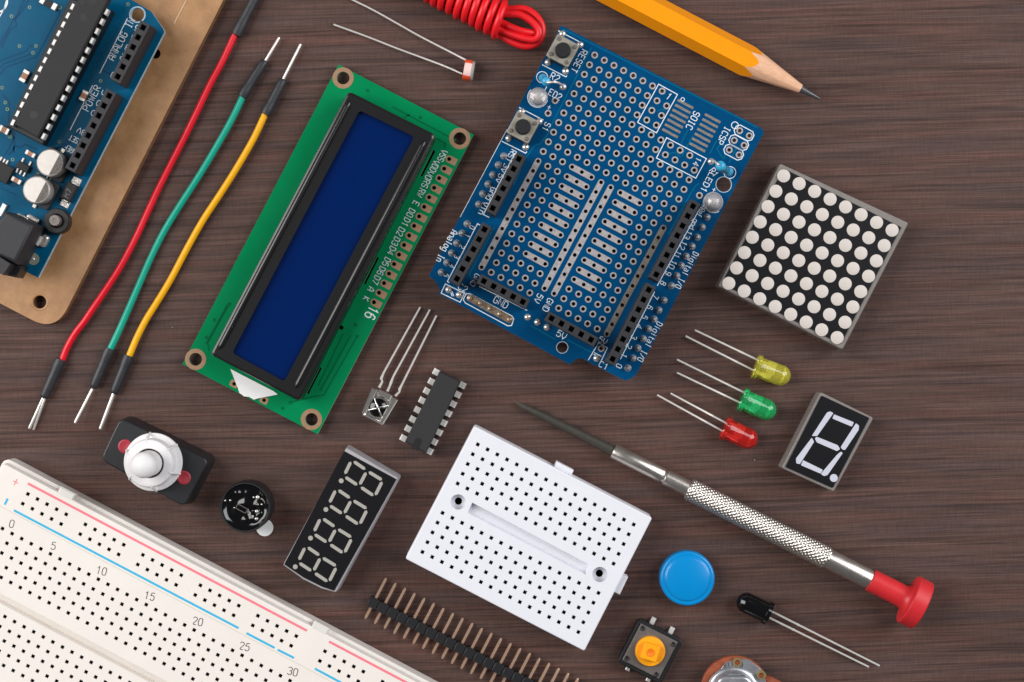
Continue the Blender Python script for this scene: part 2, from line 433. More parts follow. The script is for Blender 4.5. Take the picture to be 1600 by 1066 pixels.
M = {}
M['wood'] = wood()
M['kraft'] = mat("kraft_board", (178, 134, 92), .42, var=.10, vs=220, bump=.25, bs=2500, c2=(150, 110, 74))
M['kraft_side'] = mat("kraft_board_edge", (122, 88, 58), .6, var=.25, vs=700)
M['pcb_blue'] = mat("blue_solder_mask", (0, 68, 112), .18, var=.10, vs=130, rvar=.03, spec=.28)
M['pcb_teal'] = mat("teal_blue_solder_mask", (0, 82, 116), .18, var=.10, vs=130, rvar=.03, spec=.28)
M['trace_teal'] = mat("covered_copper_trace", (0, 64, 98), .18, spec=.28)
M['trace_blue'] = mat("covered_copper_trace_green", (6, 96, 128), .18, spec=.28)
M['pcb_edge'] = mat("fibreglass_edge", (158, 182, 196), .7, var=.2, vs=900)
M['pcb_edge_dark'] = mat("fibreglass_hole_wall", (120, 96, 74), .7)
M['pcb_green'] = mat("green_solder_mask", (0, 126, 76), .20, var=.06, vs=120, rvar=.03, spec=.3)
M['trace_green'] = mat("covered_copper_trace_dark_green", (0, 100, 60), .2, spec=.3)
M['green_edge'] = mat("pale_green_board_edge", (140, 160, 140), .7, var=.2, vs=900)
M['gold'] = mat("bare_copper_gold_pad", (164, 130, 102), .40, .35, var=.12, vs=900)
M['tin'] = mat("tinned_pad", (190, 184, 184), .42, .2, var=.16, vs=1700, bump=.15, bs=3500, c2=(148, 142, 142))
M['tin_dark'] = mat("tarnished_tinned_pad", (150, 142, 136), .46, .35, var=.2, vs=1500, c2=(112, 104, 98))
M['solder'] = mat("solder", (214, 208, 202), .24, .7, var=.2, vs=1400, bump=.3, bs=2500)
M['flux'] = mat("solder_with_flux", (190, 172, 152), .28, .45, var=.3, vs=900, c2=(128, 104, 82), bump=.5, bs=1600)
M['silk'] = mat("white_silkscreen", (222, 230, 236), .6, var=.08, vs=2500)
M['black'] = mat("black_plastic", (28, 28, 31), .42, var=.15, vs=1500, bump=.15, bs=3500)
M['black_soft'] = mat("dark_grey_plastic", (42, 42, 46), .5, var=.12, vs=1500, bump=.3, bs=3500)
M['chip'] = mat("moulded_chip_plastic", (38, 37, 39), .70, var=.10, vs=3500, bump=.5, bs=5000)
M['chip_dot'] = mat("smooth_moulding_mark", (30, 29, 31), .4)
M['void'] = mat("black_recess", (10, 9, 9), .8)
M['black_gloss'] = mat("glossy_black_plastic", (9, 9, 11), .12, coat=.4)
M['bezel'] = mat("black_painted_steel", (26, 25, 27), .27, 0, dust=.12, coat=.2)
M['screen'] = mat("blue_display_glass", (0, 29, 84), .10, var=.05, vs=60, spec=.45)
M['metal'] = mat("bright_steel", (222, 217, 211), .22, .92, var=.03, vs=500)
M['lead'] = mat("tinned_lead", (232, 227, 222), .34, .55, var=.08, vs=1600)
M['pin'] = mat("tinned_pin", (226, 223, 219), .38, .45, var=.08, vs=1600)
M['copper_pin'] = mat("brass_toned_pin", (206, 170, 146), .30, .6, var=.12, vs=1300)
M['alu'] = mat("brushed_aluminium", (202, 196, 190), .40, .60, var=.06, vs=900)
M['alu_print'] = mat("grey_printed_marking", (98, 92, 88), .5, .3, var=.55, vs=3200)
M['ceramic'] = mat("brown_ceramic", (168, 116, 84), .45, var=.1, vs=900)
M['white'] = mat("white_plastic", (224, 224, 231), .42, var=.015, vs=300, sss=.12)
M['cream'] = mat("cream_plastic", (231, 224, 217), .45, var=.018, vs=160, sss=.15)
M['cream_side'] = mat("cream_plastic_base", (218, 213, 208), .42, var=.03, vs=300, sss=.15)
M['hole_shade'] = mat("contact_clip_with_hole_shade", (52, 43, 36), .5, .2)  # clips inside the holes, with the shade of the depth painted into the colour
M['print_red'] = mat("pink_red_print", (238, 122, 136), .55, var=.05, vs=1500)
M['print_blue'] = mat("cyan_blue_print", (44, 176, 218), .55, var=.05, vs=1500)
M['print_dark'] = mat("dark_brown_print", (62, 50, 44), .6)
M['groove_line'] = mat("moulded_seam", (206, 199, 182), .6)
M['wire_red'] = mat("red_wire_insulation", (216, 16, 38), .36, var=.04, vs=600, sss=.08)
M['wire_green'] = mat("sea_green_wire_insulation", (0, 158, 134), .36, var=.04, vs=600, sss=.08)
M['wire_yellow'] = mat("amber_wire_insulation", (240, 172, 0), .36, var=.04, vs=600, sss=.08)
M['sleeve'] = mat("black_heat_shrink", (46, 47, 51), .46, var=.15, vs=900, bump=.4, bs=1500)
M['coil_red'] = mat("bright_red_insulation", (226, 24, 34), .38, var=.04, vs=600, sss=.15)
M['orange_paint'] = mat("orange_yellow_lacquer", (248, 152, 14), .24, var=.03, vs=250, coat=.3)
M['pencil_wood'] = mat("bare_cedar", (226, 176, 142), .65, var=.14, vs=900, stretch=(.35, 3, 3), bump=.3, bs=3000)
M['graphite'] = mat("graphite", (86, 86, 90), .34, .45, var=.2, vs=1800)
M['matrix_shell'] = mat("smoky_clear_shell", (204, 195, 190), .14, trans=.60, ior=1.45, var=.08, vs=500, bump=.1, bs=900)
M['film'] = mat("black_face_film", (17, 17, 21), .30, dust=.12, var=.08, vs=2000)
M['dot'] = mat("milky_dot", (204, 195, 188), .5, var=.04, vs=1500)
M['seg_white'] = mat("pale_lilac_segment", (196, 197, 210), .45, var=.03, vs=1500)
M['seg_grey'] = mat("warm_grey_segment", (164, 160, 152), .5, var=.04, vs=1500)
M['shell4'] = mat("grey_display_shell", (168, 164, 168), .40, var=.08, vs=700)
M['led_yellow'] = mat("yellow_tinted_epoxy", (255, 246, 100), .05, trans=.74, ior=1.5)
M['led_green'] = mat("green_tinted_epoxy", (60, 232, 140), .05, trans=.74, ior=1.5)
M['led_red'] = mat("red_tinted_epoxy", (255, 58, 52), .05, trans=.74, ior=1.5)
M['led_clear'] = mat("water_clear_epoxy", (226, 222, 224), .14, trans=.62, ior=1.5)
M['blade'] = mat("blued_tool_steel", (66, 63, 57), .46, .25, var=.15, vs=900, stretch=(1, 1, 1), bump=.2, bs=2200)
M['nickel'] = mat("nickel_plating", (216, 209, 201), .30, .95, var=.03, vs=900, rvar=.04)
M['red_cap'] = mat("matte_red_plastic", (204, 42, 48), .40, var=.04, vs=700, bump=.08, bs=2500)
M['rivet_red'] = mat("dark_red_rivet", (170, 50, 62), .45, var=.08, vs=900)
M['white_nylon'] = mat("white_nylon", (228, 225, 226), .5, var=.02, vs=300, sss=.2)
M['switch_black'] = mat("black_bakelite", (34, 35, 38), .36, dust=.2, var=.18, vs=260, bump=.12, bs=2500)
M['blue_cap'] = mat("bright_blue_plastic", (0, 134, 202), .26, dust=.14, var=.02, vs=500)
M['orange'] = mat("orange_button_plastic", (252, 166, 18), .36, var=.02, vs=500, sss=.1)
M['orange_deep'] = mat("deep_orange_recess", (240, 124, 10), .4)
M['steel_dark'] = mat("dull_dark_steel", (124, 116, 112), .42, .55, var=.10, vs=900, bump=.1, bs=3000)
M['btn_steel'] = mat("warm_grey_steel", (172, 166, 154), .38, .55, var=.08, vs=900)
M['phenolic'] = mat("brown_phenolic", (162, 84, 54), .5, var=.12, vs=500, c2=(132, 64, 40))
M['zinc'] = mat("zinc_plated_steel", (176, 178, 184), .36, .75, var=.14, vs=600, rvar=.08)
M['brass'] = mat("brass_tab", (206, 184, 128), .30, .8, var=.1, vs=900)
M['res_blue'] = mat("light_blue_resistor_lacquer", (58, 164, 206), .26, var=.05, vs=700, coat=.2)
M['res_band'] = mat("dark_band", (48, 66, 78), .4)
M['paper'] = mat("white_paper", (236, 236, 236), .7, var=.02, vs=500)
M['ldr_red'] = mat("orange_red_coating", (206, 72, 40), .34, var=.1, vs=900)
M['ldr_white'] = mat("pinkish_ceramic", (236, 204, 198), .34, var=.05, vs=900)
M['glass'] = mat("greyish_clear_resin", (196, 190, 186), .18, trans=.35)
M['ink'] = mat("black_ink", (38, 38, 42), .6)

# ================================================================ table
mb = MB(); mb.box(0, 0, -18, 0, 620, 480, 0, 1)
tb = bpy.data.objects.new("table", mb.mesh("table", M['wood'])); col.objects.link(tb)
tb["kind"] = "structure"; tb["label"] = "dark brown wood-grain laminate table top under everything"

# ================================================================ kraft coloured base plate
T = Thing("base_plate", "kraft-brown base plate with rounded corner under the controller board", "base plate", 62, 472, 0, 27.3)
out = round_poly(T.P([(-260, 338), (-30, -110), (100, -170), (398, -100), (349, 0), (86.2, 519), (0, 474)], 3), 6.2, 10)
hole = circ(*T.L(62, 472, 3)[:2], 1.55, 20)
hole2 = circ(*T.L(243, 84, 3)[:2], 1.2, 16)
mb = MB(); mb.plate(out, [hole, hole2], 0, 3, 0, 1)
T.part("plate", mb, [M['kraft'], M['kraft_side']])
lip = MB(); lip.lathe([(1.55, 3.0), (1.6, 3.06), (2.0, 3.1), (2.15, 3.0)], (hole[0][0]-1.55, hole[0][1], 0), (0, 0, 1), 24)
T.part("hole_rim", lip, M['kraft'])
mb = MB(); mb.tube([T.L(291, 1, 3.02), T.L(272, 37, 3.02)], .18, 6); T.part("scratch", mb, mat("pale_scuff", (206, 172, 138), .5))

# ================================================================ controller board on the plate
a = zf(0, 0, 3.9925); b = zf(0, 230, 3.9475); c5 = zf(0, 200, 9.694); c6 = zf(0, 300, 7.6125); c7 = zf(0, 0, 8.2)
ZB = 4.6                                  # board top above the plate
T = Thing("controller_board", "blue microcontroller board with long chip and barrel jack on the brown plate", "circuit board", 60, 434, 7.6, 27.6, 3.0)
hole = T.P([a(857, 92)], ZB)[0]
out = T.P([(59.5, 434), (257, 50), (255, 45), (237, 19), (206, 0), (150, -40), (-60, -150), (-200, 150), (-150, 330)], ZB)
vias = [a(185, 47), a(72, 102), a(375, 48), a(122, 288), a(224, 287), a(206, 330), a(13, 548), a(33, 640), a(46, 682), a(60, 852),
        a(628, 506), a(369, 884), c5(150, 132), c5(190, 481), c5(571, 704), b(233, 167), a(798, 28)]
holes = [circ(hole[0], hole[1], 1.6, 24)]+[circ(*T.L(x, y, ZB)[:2], .22, 8) for x, y in vias]
mb = MB(); mb.plate(out, holes, ZB-1.6, ZB, 0, 1, 1)
pcb = T.part("board", mb, [M['pcb_teal'], M['pcb_edge']])
ring = MB(); ring.plate(circ(0, 0, 1.95, 28), [circ(0, 0, 1.62, 28)], 0, .05); T.part("hole_ring", ring, M['pcb_edge'], loc=(hole[0], hole[1], ZB))
vm = MB(); vm.plate(circ(0, 0, .42, 12), [circ(0, 0, .22, 12)], 0, .04); vm = vm.mesh("via", mat("via_copper", (108, 138, 122), .4, .3))
for x, y in vias:
    T.part("via", vm, None, loc=T.L(x, y, ZB))
standoff = MB()
for q in [(45, 400), (150, 150), (10, 250)]:
    l = T.L(q[0], q[1], 0); standoff = MB().lathe([(2.2, 0), (2.2, 3.0)], (l.x, l.y, 0), n=16); T.part("standoff", standoff, M['black'])
# covered traces
def trace(T, zpts, wd, z, m, name="trace"):
    mb = MB(); mb.ribbon(T.P(zpts, z), wd, z); return T.part(name, mb, m)
tr = [[c7(-5, 575), c7(170, 260), c7(240, 170), c7(250, 120), c7(330, -30)], [c7(20, 610), c7(130, 380), c7(215, 335), c7(195, 250), c7(250, 185), c7(300, 110), c7(385, -30)],
      [c7(0, 790), c7(30, 770), c7(330, 660), c7(390, 590), c7(455, 580)], [c7(0, 880), c7(45, 820), c7(330, 720), c7(420, 680)], [c7(0, 960), c7(80, 860), c7(470, 730), c7(540, 600), c7(760, 180), c7(765, 110)],
      [c5(0, 800), c5(200, 890), c5(340, 830)], [c5(0, 900), c5(250, 1020)], [c5(60, 420), c5(130, 330), c5(210, 150), c5(170, 60)], [c5(120, 420), c5(200, 330), c5(230, 270), c5(300, 300), c5(380, 250), c5(560, 330)],
      [c5(780, 330), c5(900, 290), c5(1200, 60)], [c5(830, 320), c5(960, 280), c5(1190, 150)], [a(640, 440), a(700, 470)], [a(450, 960), a(600, 700)], [a(20, 590), a(60, 640), a(55, 760), a(90, 830), a(85, 960)]]
for q in tr: trace(T, q, .36, ZB+.02, M['trace_teal'])
# long chip in its socket
zc = ZB+7.0
body = T.P([a(470, -30), a(664, 58), a(242, 872), a(66, 782)], zc)
e = Vector(body[1])-Vector(body[2]); ax = math.atan2(e.y, e.x)
mb = MB(); mb.prism(T.P([a(440, -8), a(700, 66), a(268, 905), a(48, 790)], ZB+3.6), ZB, ZB+4.2, .2); sock = T.part("chip_socket", mb, M['black'])
mb = MB(); mb.prism(T.P([a(516, -60), a(690, -30), a(234, 860), a(90, 778)], zc), ZB+4.4, zc, .25); chip = T.part("long_chip", mb, M['chip'], label="long dark grey chip in its socket")
for q in (a(520, 110), a(210, 717), c7(1050, 35)):
    l = T.L(*q, zc); r = .95 if q != c7(1050, 35) else .5
    T.part("moulding_dimple", MB().lathe([(r, .015), (0, .015)], (l.x, l.y, zc), n=20), M['chip_dot'], chip)
l = T.L(*c7(1190, 15), zc); T.part("end_notch", MB().lathe([(1.0, .02), (0, .02)], (l.x, l.y, zc), n=16), M['chip_dot'], chip)
pm = MB(); pm.box(0, 0, 0, 2.2, 1.45, .75, 0, .12); pm = pm.mesh("pin", M['pin'])
for k in range(14):
    x, y = 663+(270-663)*k/13, 75+(850-75)*k/13
    l = T.L(*a(x, y), zc-1.2); T.part("pin", pm, None, chip, (l.x, l.y, zc-3.2), ax)
    g_ = MB()
    x, y = 452+(80-452)*k/13, 42+(765-42)*k/13
    l = T.L(*a(x, y), zc-.4); T.part("pin", pm, None, chip, (l.x-.02, l.y, zc-2.6), ax)
# socket strips
def header(T, A, B, n, z0, z1, wd=2.5, name="socket_strip", extra=0.0, hs=1.15):
    """female header whose n sockets run from local A to B (xy)"""
    A, B = Vector(A[:2]), Vector(B[:2]); d = (B-A)/(n-1); u = d.normalized(); v = Vector((-u.y, u.x)); ang = math.atan2(u.y, u.x)
    h = d.length/2
    o = [A-u*h-v*wd/2, B+u*h-v*wd/2, B+u*h+v*wd/2, A-u*h+v*wd/2]
    mb = MB(); mb.holed(o, [sq(*(A+d*k), hs, ang) for k in range(n)], z0, z1, 3.0, .12, 1, .5, .08)
    return T.part(name, mb, [M['black_soft'], M['void']])
zh = ZB+8.5
header(T, T.L(*a(892, 172), zh), T.L(*a(734, 478), zh), 6, ZB, zh)
header(T, T.L(*a(680, 598), zh), T.L(*a(452, 1032), zh), 8, ZB, zh)
# writing
zs = ZB+.05
text(T, "ANALOG IN", *a(758, 245), zs, 1.55, 90, M['silk'], 10.6)
text(T, "POWER", *a(572, 613), zs, 1.55, 90, M['silk'], 6.2)
for q in ([a(795, 115), a(622, 457)], [a(578, 533), a(437, 812)]):
    mb = MB(); mb.ribbon(T.P(q, zs), .2, zs); T.part("printed_line", mb, M['silk'])
for i, q in enumerate([a(853, 175), a(827, 235), a(793, 297), a(763, 355), a(705, 468)]):
    text(T, "54320"[i], *q, zs, 1.3, 180, M['silk'])
for st, q, ln in (("n", a(644, 585), .9), ("D", a(613, 643), 1.0), ("D", a(580, 705), 1.0), ("3V", a(508, 822), 1.9), ("RESET", a(478, 878), 3.6), ("IOREF", a(447, 938), 3.6)):
    text(T, st, *q, zs, 1.25, 180, M['silk'], ln)
mb = MB(); l = T.L(-6, 2, zs); mb.ribbon(circ(l.x, l.y, 2.6, 32), .35, zs, True); T.part("printed_ring", mb, M['silk'])
mb = MB(); mb.ribbon(T.P([c7(-20, 240), c7(50, 120), c7(85, 0), c7(90, -60)], zs), .22, zs); T.part("printed_line", mb, M['silk'])
# capacitors
for q in (b(308, 96), b(224, 264)):
    zt = ZB+5.6; l = T.L(*q, zt)
    mb = MB(); mb.prism(rrect(l.x+.1, l.y, 6.6, 6.6, .8, 3), ZB, ZB+1.3, .1); cb_ = T.part("capacitor_base", mb, M['black_soft'])
    mb = MB(); mb.lathe([(2.9, ZB+1.3), (3.05, ZB+1.7), (3.2, ZB+2.0), (3.2, ZB+5.1), (3.1, ZB+5.4), (2.9, zt), (0, zt)], (l.x, l.y, 0), n=40)
    can = T.part("capacitor_can", mb, M['alu'])
    mb = MB(); seg = [(l.x+2.85*math.cos(t), l.y+2.85*math.sin(t)) for t in [math.radians(-68+136*k/20) for k in range(21)]]
    mb.prism(seg, zt, zt+.03); T.part("polarity_mark", mb, M['alu_print'], can)
    for sy in (-1, 1):
        mb = MB(); mb.box(l.x, l.y+sy*3.6, ZB+.02, ZB+.4, 1.0, 1.2, 0, .1); T.part("terminal", mb, M['solder'])
# diode
l = T.L(*b(423, 275), ZB+2.0); da = math.radians(62)
mb = MB(); mb.box(l.x, l.y, ZB+.1, ZB+2.0, 4.2, 2.5, math.radians(90), .2); dio = T.part("diode", mb, M['chip'])
for q in (b(467, 218), b(405, 340)):
    k = T.L(*q, ZB+.3); mb = MB(); mb.box(k.x, k.y, ZB+.02, ZB+.3, 2.2, 2.4, 0, .1); T.part("diode_pad", mb, M['solder'])
    mb = MB(); mb.box(k.x, k.y*.72+l.y*.28, ZB+.3, ZB+1.0, 1.4, 1.5, 0, .2); T.part("terminal", mb, M['lead'])
text(T, "M7", *b(418, 285), ZB+2.03, 1.2, 90, mat("grey_marking", (128, 124, 122), .6), 1.9, dio)
# small surface-mount pieces
def smd(T, q, ang, L_, w_, h_, bm, em=.28, name="chip_component", z=ZB):
    l = T.L(*q, z+h_); an = math.radians(-ang)+T.a
    mb = MB(); mb.box(0, 0, 0, h_, L_*(1-2*em)+.1, w_*.94, 0, .04)
    o = T.part(name, mb, bm, loc=(l.x, l.y, z+.03), rot=an)
    mb = MB(); mb.box(0, 0, 0, h_+.06, L_*em, w_, 0, .08); tm = mb.mesh("terminal", M['pin'])
    for s_ in (-1, 1): T.part("terminal", tm, None, o, (s_*L_*(.5-em/2), 0, 0))
smd(T, c5(458, 392), 28, 2.4, 1.1, .8, M['ceramic'])
smd(T, c5(245, 795), 28, 2.4, 1.1, .8, M['ceramic'])
smd(T, c7(312, 975), -62, 2.9, 1.5, .9, M['ceramic'])
smd(T, c7(620, 45), 28, 4.2, 1.6, .8, M['chip'], .26)
smd(T, a(522, 598), -62, 2.5, 1.5, .9, M['ceramic'])
smd(T, c5(60, 30), 28, 2.4, 1.5, .7, M['ceramic'])
smd(T, c6(22, 212), -62, 3.0, 1.1, .9, M['pin'], .2)
l = T.L(*c5(345, 590), ZB+1.2); mb = MB(); mb.box(l.x, l.y, ZB+.1, ZB+1.2, 3.0, 1.7, 0, .15); tr3 = T.part("small_regulator", mb, M['chip'])
pm2 = MB(); pm2.box(0, 0, 0, .5, .45, 1.1, 0, .1); pm2 = pm2.mesh("pin", M['pin'])
for q in (c5(258, 645), c5(312, 672), c5(368, 705), c5(345, 487), c5(455, 540)):
    k = T.L(*q, ZB+.4); T.part("pin", pm2, None, tr3, (k.x, k.y, ZB+.03))
l = T.L(*c5(-20, 640), ZB+1.5); mb = MB(); mb.box(l.x, l.y, ZB+.1, ZB+1.5, 6.0, 4.0, 0, .15); ic = T.part("small_chip", mb, M['chip'])
for q in (c5(12, 470), c5(60, 500), c5(105, 522)):
    k = T.L(*q, ZB+.4); T.part("pin", pm2, None, ic, (k.x, k.y, ZB+.03))
# barrel jack
zj = ZB+10.5
mb = MB(); mb.prism(T.P([c6(60, 225), c6(420, 395), c6(185, 860), c6(-240, 640)], zj), ZB, zj, .9, steps=4); jack = T.part("barrel_jack", mb, M['black_soft'])
mb = MB(); mb.prism(T.P([c6(-20, 760), c6(130, 855), c6(40, 990), c6(-150, 890)], zj+.25), ZB, zj+.25, .15); T.part("jack_front", mb, M['black_soft'], jack)
mb = MB(); mb.prism(T.P([c6(120, 850), c6(265, 880), c6(190, 1020), c6(50, 985)], zj-4), ZB, zj-4, .15); T.part("jack_front", mb, M['black'], jack)
for q, w1, h1 in ((c6(395, 320), 3.2, 1.2), (c6(270, 300), 3.0, 1.0)):
    k = T.L(*q, ZB+.8); mb = MB(); mb.prism(rrect(k.x, k.y, w1, h1, .5, 4), ZB+.02, ZB+1.2, .4, steps=3); T.part("jack_terminal", mb, M['solder'], jack)
k = T.L(*c6(520, 580), ZB+.8); mb = MB(); mb.prism(rrect(k.x, k.y, 2.0, 3.2, .9, 4), ZB+.02, ZB+1.3, .6, steps=3); T.part("solder_joint", mb, M['solder'])
k = T.L(*c6(440, 570), ZB+1.8); mb = MB(); mb.box(k.x, k.y, ZB, ZB+2.2, 1.6, 2.4, 0, .2); T.part("jack_terminal", mb, M['lead'], jack)
k = T.L(*c6(398, 798), ZB); mb = MB(); mb.lathe([(1.4, .05), (0, .05)], (k.x, k.y, ZB), n=28); T.part("round_pad", mb, mat("olive_pad", (128, 130, 116), .5)); mb = MB(); mb.sphere((k.x, k.y, ZB+.05), .35, 10, half=True, zs=.5); T.part("pad_centre", mb, M['pin'])
# black round holder with bolt
k = T.L(*c6(672, 345), ZB+3)
mb = MB(); mb.lathe([(2.95, ZB), (2.95, ZB+3.0), (2.75, ZB+3.3), (1.7, ZB+3.3), (1.6, ZB+3.1), (1.5, ZB+1), (0, ZB+1)], (k.x, k.y, 0), n=36); hold = T.part("black_spacer", mb, M['black'])
mb = MB(); mb.lathe([(1.35, ZB+1), (1.35, ZB+4.6), (1.2, ZB+4.9), (.5, ZB+4.9), (.45, ZB+4.7), (0, ZB+4.7)], (k.x, k.y, 0), n=24); T.part("bolt_end", mb, M['steel_dark'], hold)

# ================================================================ jumper wires
def jumper(name, label, wire, wm, s1, s2, pins):
    T = Thing(name, label, "jumper wire", wire[0][0], wire[0][1], 0, 0, group="jumper wires side by side")
    n = len(wire)
    pts = spline([T.L(x, y, 1.35+.3*math.sin(i*.7)) for i, (x, y) in enumerate(wire)], 6)
    T.part("insulation", MB().tube(pts, .78, 14), wm, sharp=60)
    for (p0, p1) in (s1, s2):
        A = T.L(*p0, 1.42); B = T.L(*p1, 1.3); d = B-A
        pp = [A+d*f for f in (-.01, 0, .08, .20, .28, .36, .7, .92, .98, 1.0)]
        T.part("black_sleeve", MB().tube(pp, [1.02, 1.28, 1.34, 1.34, 1.22, 1.2, 1.14, 1.08, .95, .7], 16), M['sleeve'], sharp=50)
    for (p0, p1, z1, r) in pins:
        A = T.L(*p0, 1.3); B = T.L(*p1, z1)
        T.part("pin", MB().tube([A, A*.03+B*.97, B], [r, r, r*.7], 10), M['lead'])
    return T
jumper("jumper_wire", "red jumper wire with black sleeves, nearest the brown plate",
       [(372, 46), (365.7, 57.6), (348, 95), (328, 132), (309, 172), (288, 215), (267, 256), (247, 296), (229, 335), (211, 374), (188, 417), (165, 453), (148, 478), (132, 502), (117.5, 521), (105, 543), (97, 563), (92, 572)],
       M['wire_red'], ((369, 55), (412, -28)), ((95, 562), (68, 622)), [((68, 621), (45.5, 670), 1.3, .36), ((70, 622), (52, 671.5), .6, .34), ((411, -26), (440, -80), 1.2, .36)])
jumper("jumper_wire", "sea-green jumper wire between the red and the amber wire",
       [(384, 143), (379, 152), (363, 185), (343, 221), (312, 273), (281, 321), (256, 362), (236, 402), (218, 443), (196, 494), (184, 521), (172, 546), (167, 556)],
       M['wire_green'], ((378, 151), (414, 95)), ((172, 545), (145.5, 606)), [((415, 95), (436.5, 58.5), 1.6, .33), ((144, 608), (117, 661), 3.2, .33)])
jumper("jumper_wire", "amber yellow jumper wire nearest the green display module",
       [(418, 171), (413.6, 180), (395.6, 218), (369, 264), (343, 305), (318, 343), (293, 387), (266, 438), (243, 476), (228, 500), (213.6, 528.5), (202, 556), (197, 567)],
       M['wire_yellow'], ((414.5, 179), (443, 124)), ((201.5, 556), (177.5, 615)), [((442, 125), (470, 69), 1.6, .33), ((178, 614), (156.5, 671), 1.6, .42)])

# ================================================================ display module
r3 = zf(280, 80, 3.331); r4 = zf(260, 380, 3.331)
T = Thing("display_module", "green display module with black frame around a blank blue screen", "display module", 512, 390, 2.6, 27.6)
ZP = 2.6
out = T.P([(529, 101), (740, 210.5), (496, 678.5), (285, 569)], ZP)
rings = [r3(853, 140), r3(1460, 455), r4(152, 605), r4(755, 918)]
RL = [T.L(*q, ZP) for q in rings]
h0 = T.L(*r3(1405, 562), ZP); h1 = T.L(*r4(1080, 308), ZP)
PH = [h0+(h1-h0)*(k/15) for k in range(16)]
slots = [[r3(1322, 512), r3(1333, 522), r3(1266, 652), r3(1255, 648)], [r4(1096, 72), r4(1107, 76), r4(1036, 216), r4(1026, 210)], [r4(800, 645), r4(808, 652), r4(740, 786), r4(728, 785)]]
tabs = [r4(352, 733), r4(508, 818)]
holes = [circ(l.x, l.y, 1.5, 24) for l in RL]+[circ(l.x, l.y, .5, 12) for l in PH]+[T.P(q, ZP) for q in slots]+[circ(*T.L(*q, ZP)[:2], .45, 10) for q in tabs]+[circ(*T.L(*r4(910, 440), ZP)[:2], .55, 12)]
mb = MB(); mb.plate(out, holes, 1.0, ZP, 0, 1, 1); T.part("board", mb, [M['pcb_green'], M['green_edge']])
rm = MB(); rm.plate(circ(0, 0, 2.5, 32), [circ(0, 0, 1.52, 32)], 0, .05); rm = rm.mesh("mounting_ring", M['gold'])
for l in RL: T.part("mounting_ring", rm, None, loc=l)
ex = T.L(*r3(1447, 572), ZP).x-h0.x
pd = MB(); o = [(.85*math.cos(math.radians(t)), .85*math.sin(math.radians(t))) for t in range(90, 271, 15)]+[(ex, -.85), (ex, .85)]
pd.plate(o, [circ(0, 0, .5, 12)], 0, .05); pd = pd.mesh("contact_pad", M['gold'])
for l in PH: T.part("contact_pad", pd, None, loc=l)
tp = MB(); tp.plate(rrect(0, 0, 2.0, 1.6, .3, 2), [circ(0, 0, .46, 10)], 0, .05); tp = tp.mesh("corner_tab_pad", M['gold'])
for q in tabs: T.part("tab_pad", tp, None, loc=T.L(*q, ZP))
for sx in (-1, 1):                      # spacers under the board: the chips on its back
    mb = MB(); mb.lathe([(5, 0), (5, 1.0)], (sx*2, sx*18, 0), n=20); T.part("rear_chip", mb, M['black'])
# steel frame
ZF = ZP+6.6
fo = T.P([r3(880, 205), r3(1338, 436), r4(692, 826), r4(226, 580)], ZF)
win = round_poly(T.P([r3(938, 308), r3(1224, 446), r4(614, 720), r4(342, 572)], ZF), .9, 3)
mb = MB(); O = round_poly(fo, 1.3, 4); n = len(O); edge = .6
top = inset(O, edge); mb.cap(top, [win], ZF)
rr = [(O, ZP+.1), (O, ZF-edge*1.0), (inset(O, edge*.3), ZF-edge*.3), (top, ZF)]
v = [(x, y, z) for q, z in rr for x, y in q]
mb.add(v, [[k*n+i, k*n+(i+1) % n, (k+1)*n+(i+1) % n, (k+1)*n+i] for k in range(3) for i in range(n)])
wi = ccw(win); n = len(wi)
mb.add([(x, y, ZF) for x, y in wi]+[(x, y, ZF-1.0) for x, y in wi], [[i, (i+1) % n, n+(i+1) % n, n+i] for i in range(n)])
frm = T.part("steel_frame", mb, M['bezel'])
for A_, B_ in ((r3(884, 268), r4(278, 545)), (r3(1275, 473), r4(676, 748))):
    A = T.L(*A_, ZF); B = T.L(*B_, ZF); A.z = B.z = ZF; d = (B-A).normalized()
    T.part("pressed_rib", MB().tube([A-d*.5, A, A+d*.5, A+d*1.2, B-d*1.2, B-d*.5, B, B+d*.5], [.05, .42, .6, .68, .68, .6, .42, .05], 16, flat=.85), M['bezel'], frm, sharp=60)
mb = MB(); mb.prism(inset(ccw(win), -.8), ZF-1.9, ZF-1.05); T.part("screen", mb, M['screen'])
mb = MB(); mb.prism(T.P([r4(333, 655), r4(560, 772), r4(580, 788), r4(478, 808), r4(455, 815), r4(430, 800), r4(405, 798), r4(380, 780), r4(372, 755)], ZP+.3), ZP+.12, ZP+.3); T.part("white_paper_tab", mb, M['paper'])
for q in ([r4(328, 315), r4(215, 520), r4(222, 560)], [r4(318, 320), r4(205, 525)], [r4(993, 485), r4(820, 790), r4(760, 800), r4(640, 830)], [r4(960, 480), r4(800, 770)], [r4(920, 470), r4(790, 740)],
          [r3(1340, 455), r3(1385, 480), r3(1380, 505)], [r3(1170, 345), r3(1200, 330)], [r3(1110, 290), r3(1440, 465)]):
    trace(T, q, .35, ZP+.02, M['trace_green'])
vm2 = MB(); vm2.lathe([(.42, .03), (.4, .05), (0, .05)], n=12); vm2 = vm2.mesh("via", M['trace_green'])
for q in (r3(980, 205), r3(1255, 345), r4(328, 316), r4(993, 485), r4(250, 400), r4(605, 860), r4(208, 490), r4(985, 425), r4(645, 830)):
    T.part("via", vm2, None, loc=T.L(*q, ZP))
zs = ZP+.05
names = ["VSS", "VDD", "V0", "RS", "RW", "E", "D0", "D1", "D2", "D3", "D4", "D5", "D6", "D7", "A", "K"]
